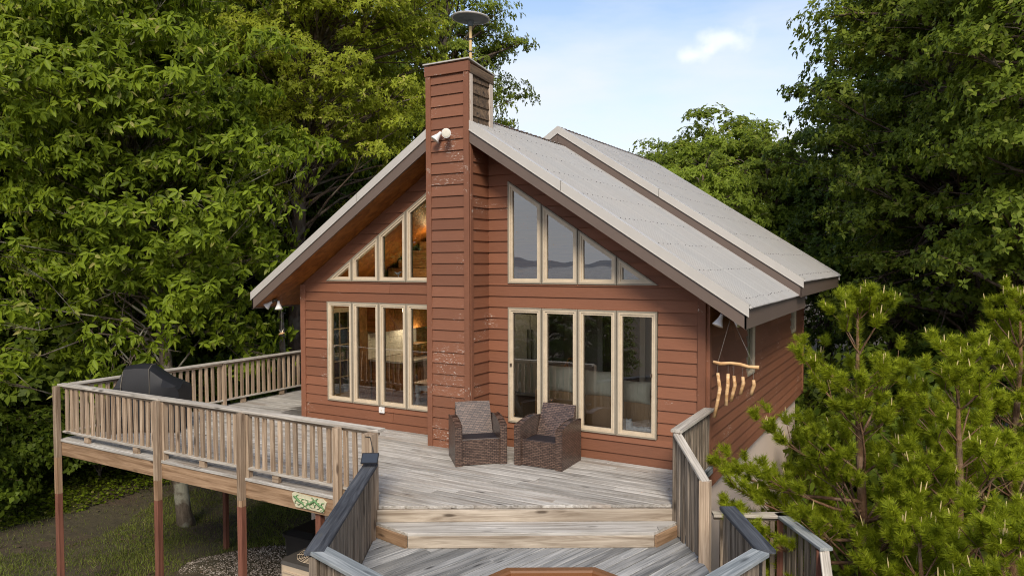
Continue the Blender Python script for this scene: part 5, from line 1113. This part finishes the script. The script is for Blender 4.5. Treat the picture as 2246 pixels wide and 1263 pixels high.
# pines
def pine(label, root, height, spread, seed, nwh, lean=(0, 0), first=0.22, extra=()):
    rg = np.random.default_rng(seed); rn = random.Random(seed); t = thing('pine_tree', label, 'pine', root, 0, 'young pines beside the right wall'); mb = MB()
    r0 = Vector(root); top = r0+Vector((lean[0], lean[1], height)); n = 9
    tp = [r0.lerp(top, i/(n-1))+Vector((rn.uniform(-.03, .03), rn.uniform(-.03, .03), 0)) for i in range(n)]; mb.tube(tp, [0.085*(1-i/(n-1))**.8+.012 for i in range(n)], 8)
    shoots = []; cand = []
    def shoot(p, d, ln): shoots.append((p, d, ln))
    def tuft(p, d, k_, f):
        for _ in range(k_):
            d3 = (d+Vector((rn.uniform(-.8, .8), rn.uniform(-.8, .8), rn.uniform(.1, .9)))).normalized(); l3 = rn.uniform(.09, .19); shoot(p, d3, l3)
            if rn.random() < (.13 if f > .6 else .02): cand.append((p+d3*l3, (d3*.5+Vector((0, 0, 1))).normalized(), rn.uniform(.05, .13)))
    for w in range(nwh+len(extra)):
        ex = extra[w-nwh] if w >= nwh else None
        f = ex[0] if ex else first+(0.985-first)*w/(nwh-1)+rn.uniform(-.015, .015)*(w < nwh-1); c = r0.lerp(top, f); ln = spread*(1-f)**.85*1.3+.17; nb = 1 if ex else rn.choice((4, 5, 6, 7)); a0_ = rn.uniform(0, 6.28)
        for b in range(nb):
            a = a0_+b*6.283/nb+rn.uniform(-.3, .3); el_ = R(rn.uniform(8, 30))+f*R(32); l_ = ln*rn.uniform(.5, 1.15)
            if ex: a, l_, el_ = R(ex[1]), ex[2], R(ex[3])
            d0 = Vector((math.cos(a)*math.cos(el_), math.sin(a)*math.cos(el_), math.sin(el_)*.8)); p = c; seg = max(3, int(l_/.13)); pts = [p]; d_ = d0
            for s_ in range(seg):
                d_ = (d_+Vector((rn.uniform(-.12, .12), rn.uniform(-.12, .12), .06+rn.uniform(-.1, .1)))).normalized(); p = p+d_*(l_/seg); pts.append(p)
                if s_ >= seg*.35:
                    sd = d_.cross(Vector((0, 0, 1))).normalized()
                    for q_ in (-1, 1):
                        if rn.random() < .72:
                            d2 = (d_*.7+sd*q_*rn.uniform(.5, 1.1)+Vector((0, 0, rn.uniform(.05, .6)))).normalized(); ls = rn.uniform(.12, .30)*(1 if l_ < .8 else 1.3); e = p+d2*ls; mb.tube([p, e], [.007, .004], 4, False)
                            tuft(e, d2, rn.choice((2, 3, 4)), f)
                if s_ >= seg*.75: shoot(p-d_*l_/seg, d_, l_/seg*1.1)
            mb.tube(pts, [.022*(l_/1.2)**.5*(1-.7*i/len(pts)) for i in range(len(pts))], 5, False); tuft(p, d_, 4, f)
    for i in range(5): shoot(r0.lerp(top, .80+.04*i), Vector((0, 0, 1)), .3)
    for i in range(6): cand.append((top+Vector((0, 0, .03)), Vector((.28*math.cos(i*1.05), .28*math.sin(i*1.05), 1)).normalized() if i else Vector((0, 0, 1)), .16 if i else .24))
    mb.build('trunk', 'bark_pine', t, None, True)
    p = np.array([s[0][:] for s in shoots]); d = unit(np.array([s[1][:] for s in shoots])); l = np.array([s[2] for s in shoots]); k = 165
    m = len(p); f = rg.random((m, k)); th = rg.random((m, k))*6.283; ref = np.where(np.abs(d[:, 2:3]) < .9, np.array([[0, 0, 1.]]), np.array([[1., 0, 0]])); e1 = unit(np.cross(d, ref)); e2 = np.cross(d, e1)
    radial = e1[:, None]*np.cos(th)[..., None]+e2[:, None]*np.sin(th)[..., None]; nd = unit(radial*(.75+.3*rg.random((m, k, 1)))+d[:, None]*(.45+.5*f[..., None]))
    bs = p[:, None]+d[:, None]*(f*l[:, None])[..., None]; nl = (.055+.045*rg.random((m, k)))[..., None]; w = unit(np.cross(nd, d[:, None]+rg.normal(size=(m, k, 3))*.6))*.0036
    V = np.stack([bs-w, bs+w, bs+nd*nl+np.array([0, 0, -.004])], 2).reshape(-1, 3, 3)
    V = V[~((V[:, 0, 0] < 0.06) & (V[:, 0, 1] > -.05))]
    c = link('needles', quadmesh('needles', V, 3, [(0, 1, 2)], 'needle'), t); c['kind'] = 'stuff'
    cm = MB()
    for q, dd_, ln in cand:
        if q.x > .1: cm.tube([q, q+dd_*ln*.6, q+dd_*ln], [.006, .0065, .003], 5)
    c = cm.build('new_shoots', 'candle', t); c['kind'] = 'stuff'
    return t
pine('tallest young pine beside the right wall, leading shoot below the eave', (2.15, -0.35, -3.4), 5.75, 1.55, 101, 10, (-.2, -.1), .22, ((.60, 186, 1.75, -6), (.55, 200, 1.6, -8), (.64, 172, 1.2, 2), (.52, 192, 1.5, -10), (.47, 210, 1.7, -6), (.58, 215, 1.3, -2)))
pine('young pine with a thin leader, right of the tallest pine', (3.0, -0.65, -3.5), 5.25, 1.55, 102, 12, (0.0, 0.0))
pine('shorter pine low in front of the stair landing', (2.65, -1.7, -3.6), 3.7, 1.25, 103, 9, (0.0, 0.0), .2)
pine('taller pine at the right edge, behind the others', (3.75, 2.2, -3.6), 5.9, 1.6, 104, 13, (.05, 0))
pine('low pine at the bottom right corner', (3.3, -2.4, -3.9), 4.3, 1.3, 105, 9, (0, 0), .2)
# grass and ground cover by the left posts, gravel under the deck
rg = np.random.default_rng(5)
def gz(p): return np.array([gh(a, b) for a, b in p])
n = 150000; p = np.stack([rg.uniform(-16.5, -6.2, n), rg.uniform(-5.0, 4.5, n)], 1); dens = np.sin(p[:, 0]*1.3+.5)*np.sin(p[:, 1]*1.7)+.4*np.sin(p[:, 0]*3.1+p[:, 1]*2.3)
gv = lambda x, y: (x > -9.6+0.5*np.sin(y*2)) & (y < 2.2) & (y-0.45*(x+8.8) < 0.6)
dirt = (np.abs(p[:, 0]+14.1+.35*np.sin(p[:, 1]*1.4)+.12*p[:, 1]) < .75)
keep = (~gv(p[:, 0], p[:, 1])) & (~dirt | (rg.random(n) < .16)) & (rg.random(n) < .72+.28*dens); p = p[keep]; n = len(p); b = np.column_stack([p, gz(p)-.01])
a = rg.random(n)*6.283; h = .04+.085*rg.random(n)*rg.random(n); s = np.stack([np.cos(a), np.sin(a), 0*a], 1)*.007; ln = np.stack([rg.normal(size=n)*.03, rg.normal(size=n)*.03, h], 1)
o = link('grass', quadmesh('grass', np.stack([b-s, b+s, b+ln], 1), 3, [(0, 1, 2)], 'grassm')); o['kind'] = 'stuff'
n = 42000; p = np.stack([rg.uniform(-10.2, -4.6, n), rg.uniform(-4.2, 2.2, n)], 1); p = p[gv(p[:, 0], p[:, 1])]; n = len(p); b = np.column_stack([p, gz(p)+.004]); r_ = (.010+.020*rg.random(n)**2)[:, None]
ax = [rg.normal(size=(n, 3))*.25+e for e in np.eye(3)*np.array([1, .8, .55])[:, None]]
o = link('gravel', quadmesh('gravel', np.stack([b+ax[0]*r_, b+ax[1]*r_, b-ax[0]*r_, b-ax[1]*r_, b+ax[2]*r_, b-ax[2]*r_], 1), 6, [(0, 1, 4), (1, 2, 4), (2, 3, 4), (3, 0, 4), (1, 0, 5), (2, 1, 5), (3, 2, 5), (0, 3, 5)], 'stone')); o['kind'] = 'stuff'
n = 26000; p = np.stack([rg.uniform(-19, -14.4, n), rg.uniform(-5.5, 6, n)], 1); b = np.column_stack([p, gz(p)+.02+.22*rg.random(n)**2]); an_ = rg.random(n)*6.283; d = np.stack([np.cos(an_), np.sin(an_), rg.uniform(-.3, .4, n)], 1); LL = .05+.06*rg.random(n)
o = link('ground_cover', quadmesh('ground_cover', leaves(b, d, unit(np.array([0, 0, 1.])+rg.normal(size=(n, 3))*.35), LL, LL*.7, (.2*rg.random(n))[:, None], False), 4, SMF, 'leaf_a')); o['kind'] = 'stuff'

n = 350; p = np.stack([rg.uniform(-16, -7.5, n), rg.uniform(-4.5, 4, n)], 1); b = np.column_stack([p, gz(p)+.02]); an_ = rg.random(n)*6.283; LL = .05+.06*rg.random(n)
d = np.stack([np.cos(an_), np.sin(an_), rg.uniform(-.1, .3, n)], 1)
o = link('leaf_litter', quadmesh('leaf_litter', leaves(b, d, unit(np.array([0, 0, 1.])+rg.normal(size=(n, 3))*.3), LL, LL*.5, (.2*rg.random(n))[:, None], False), 4, SMF, 'old')); o['kind'] = 'stuff'
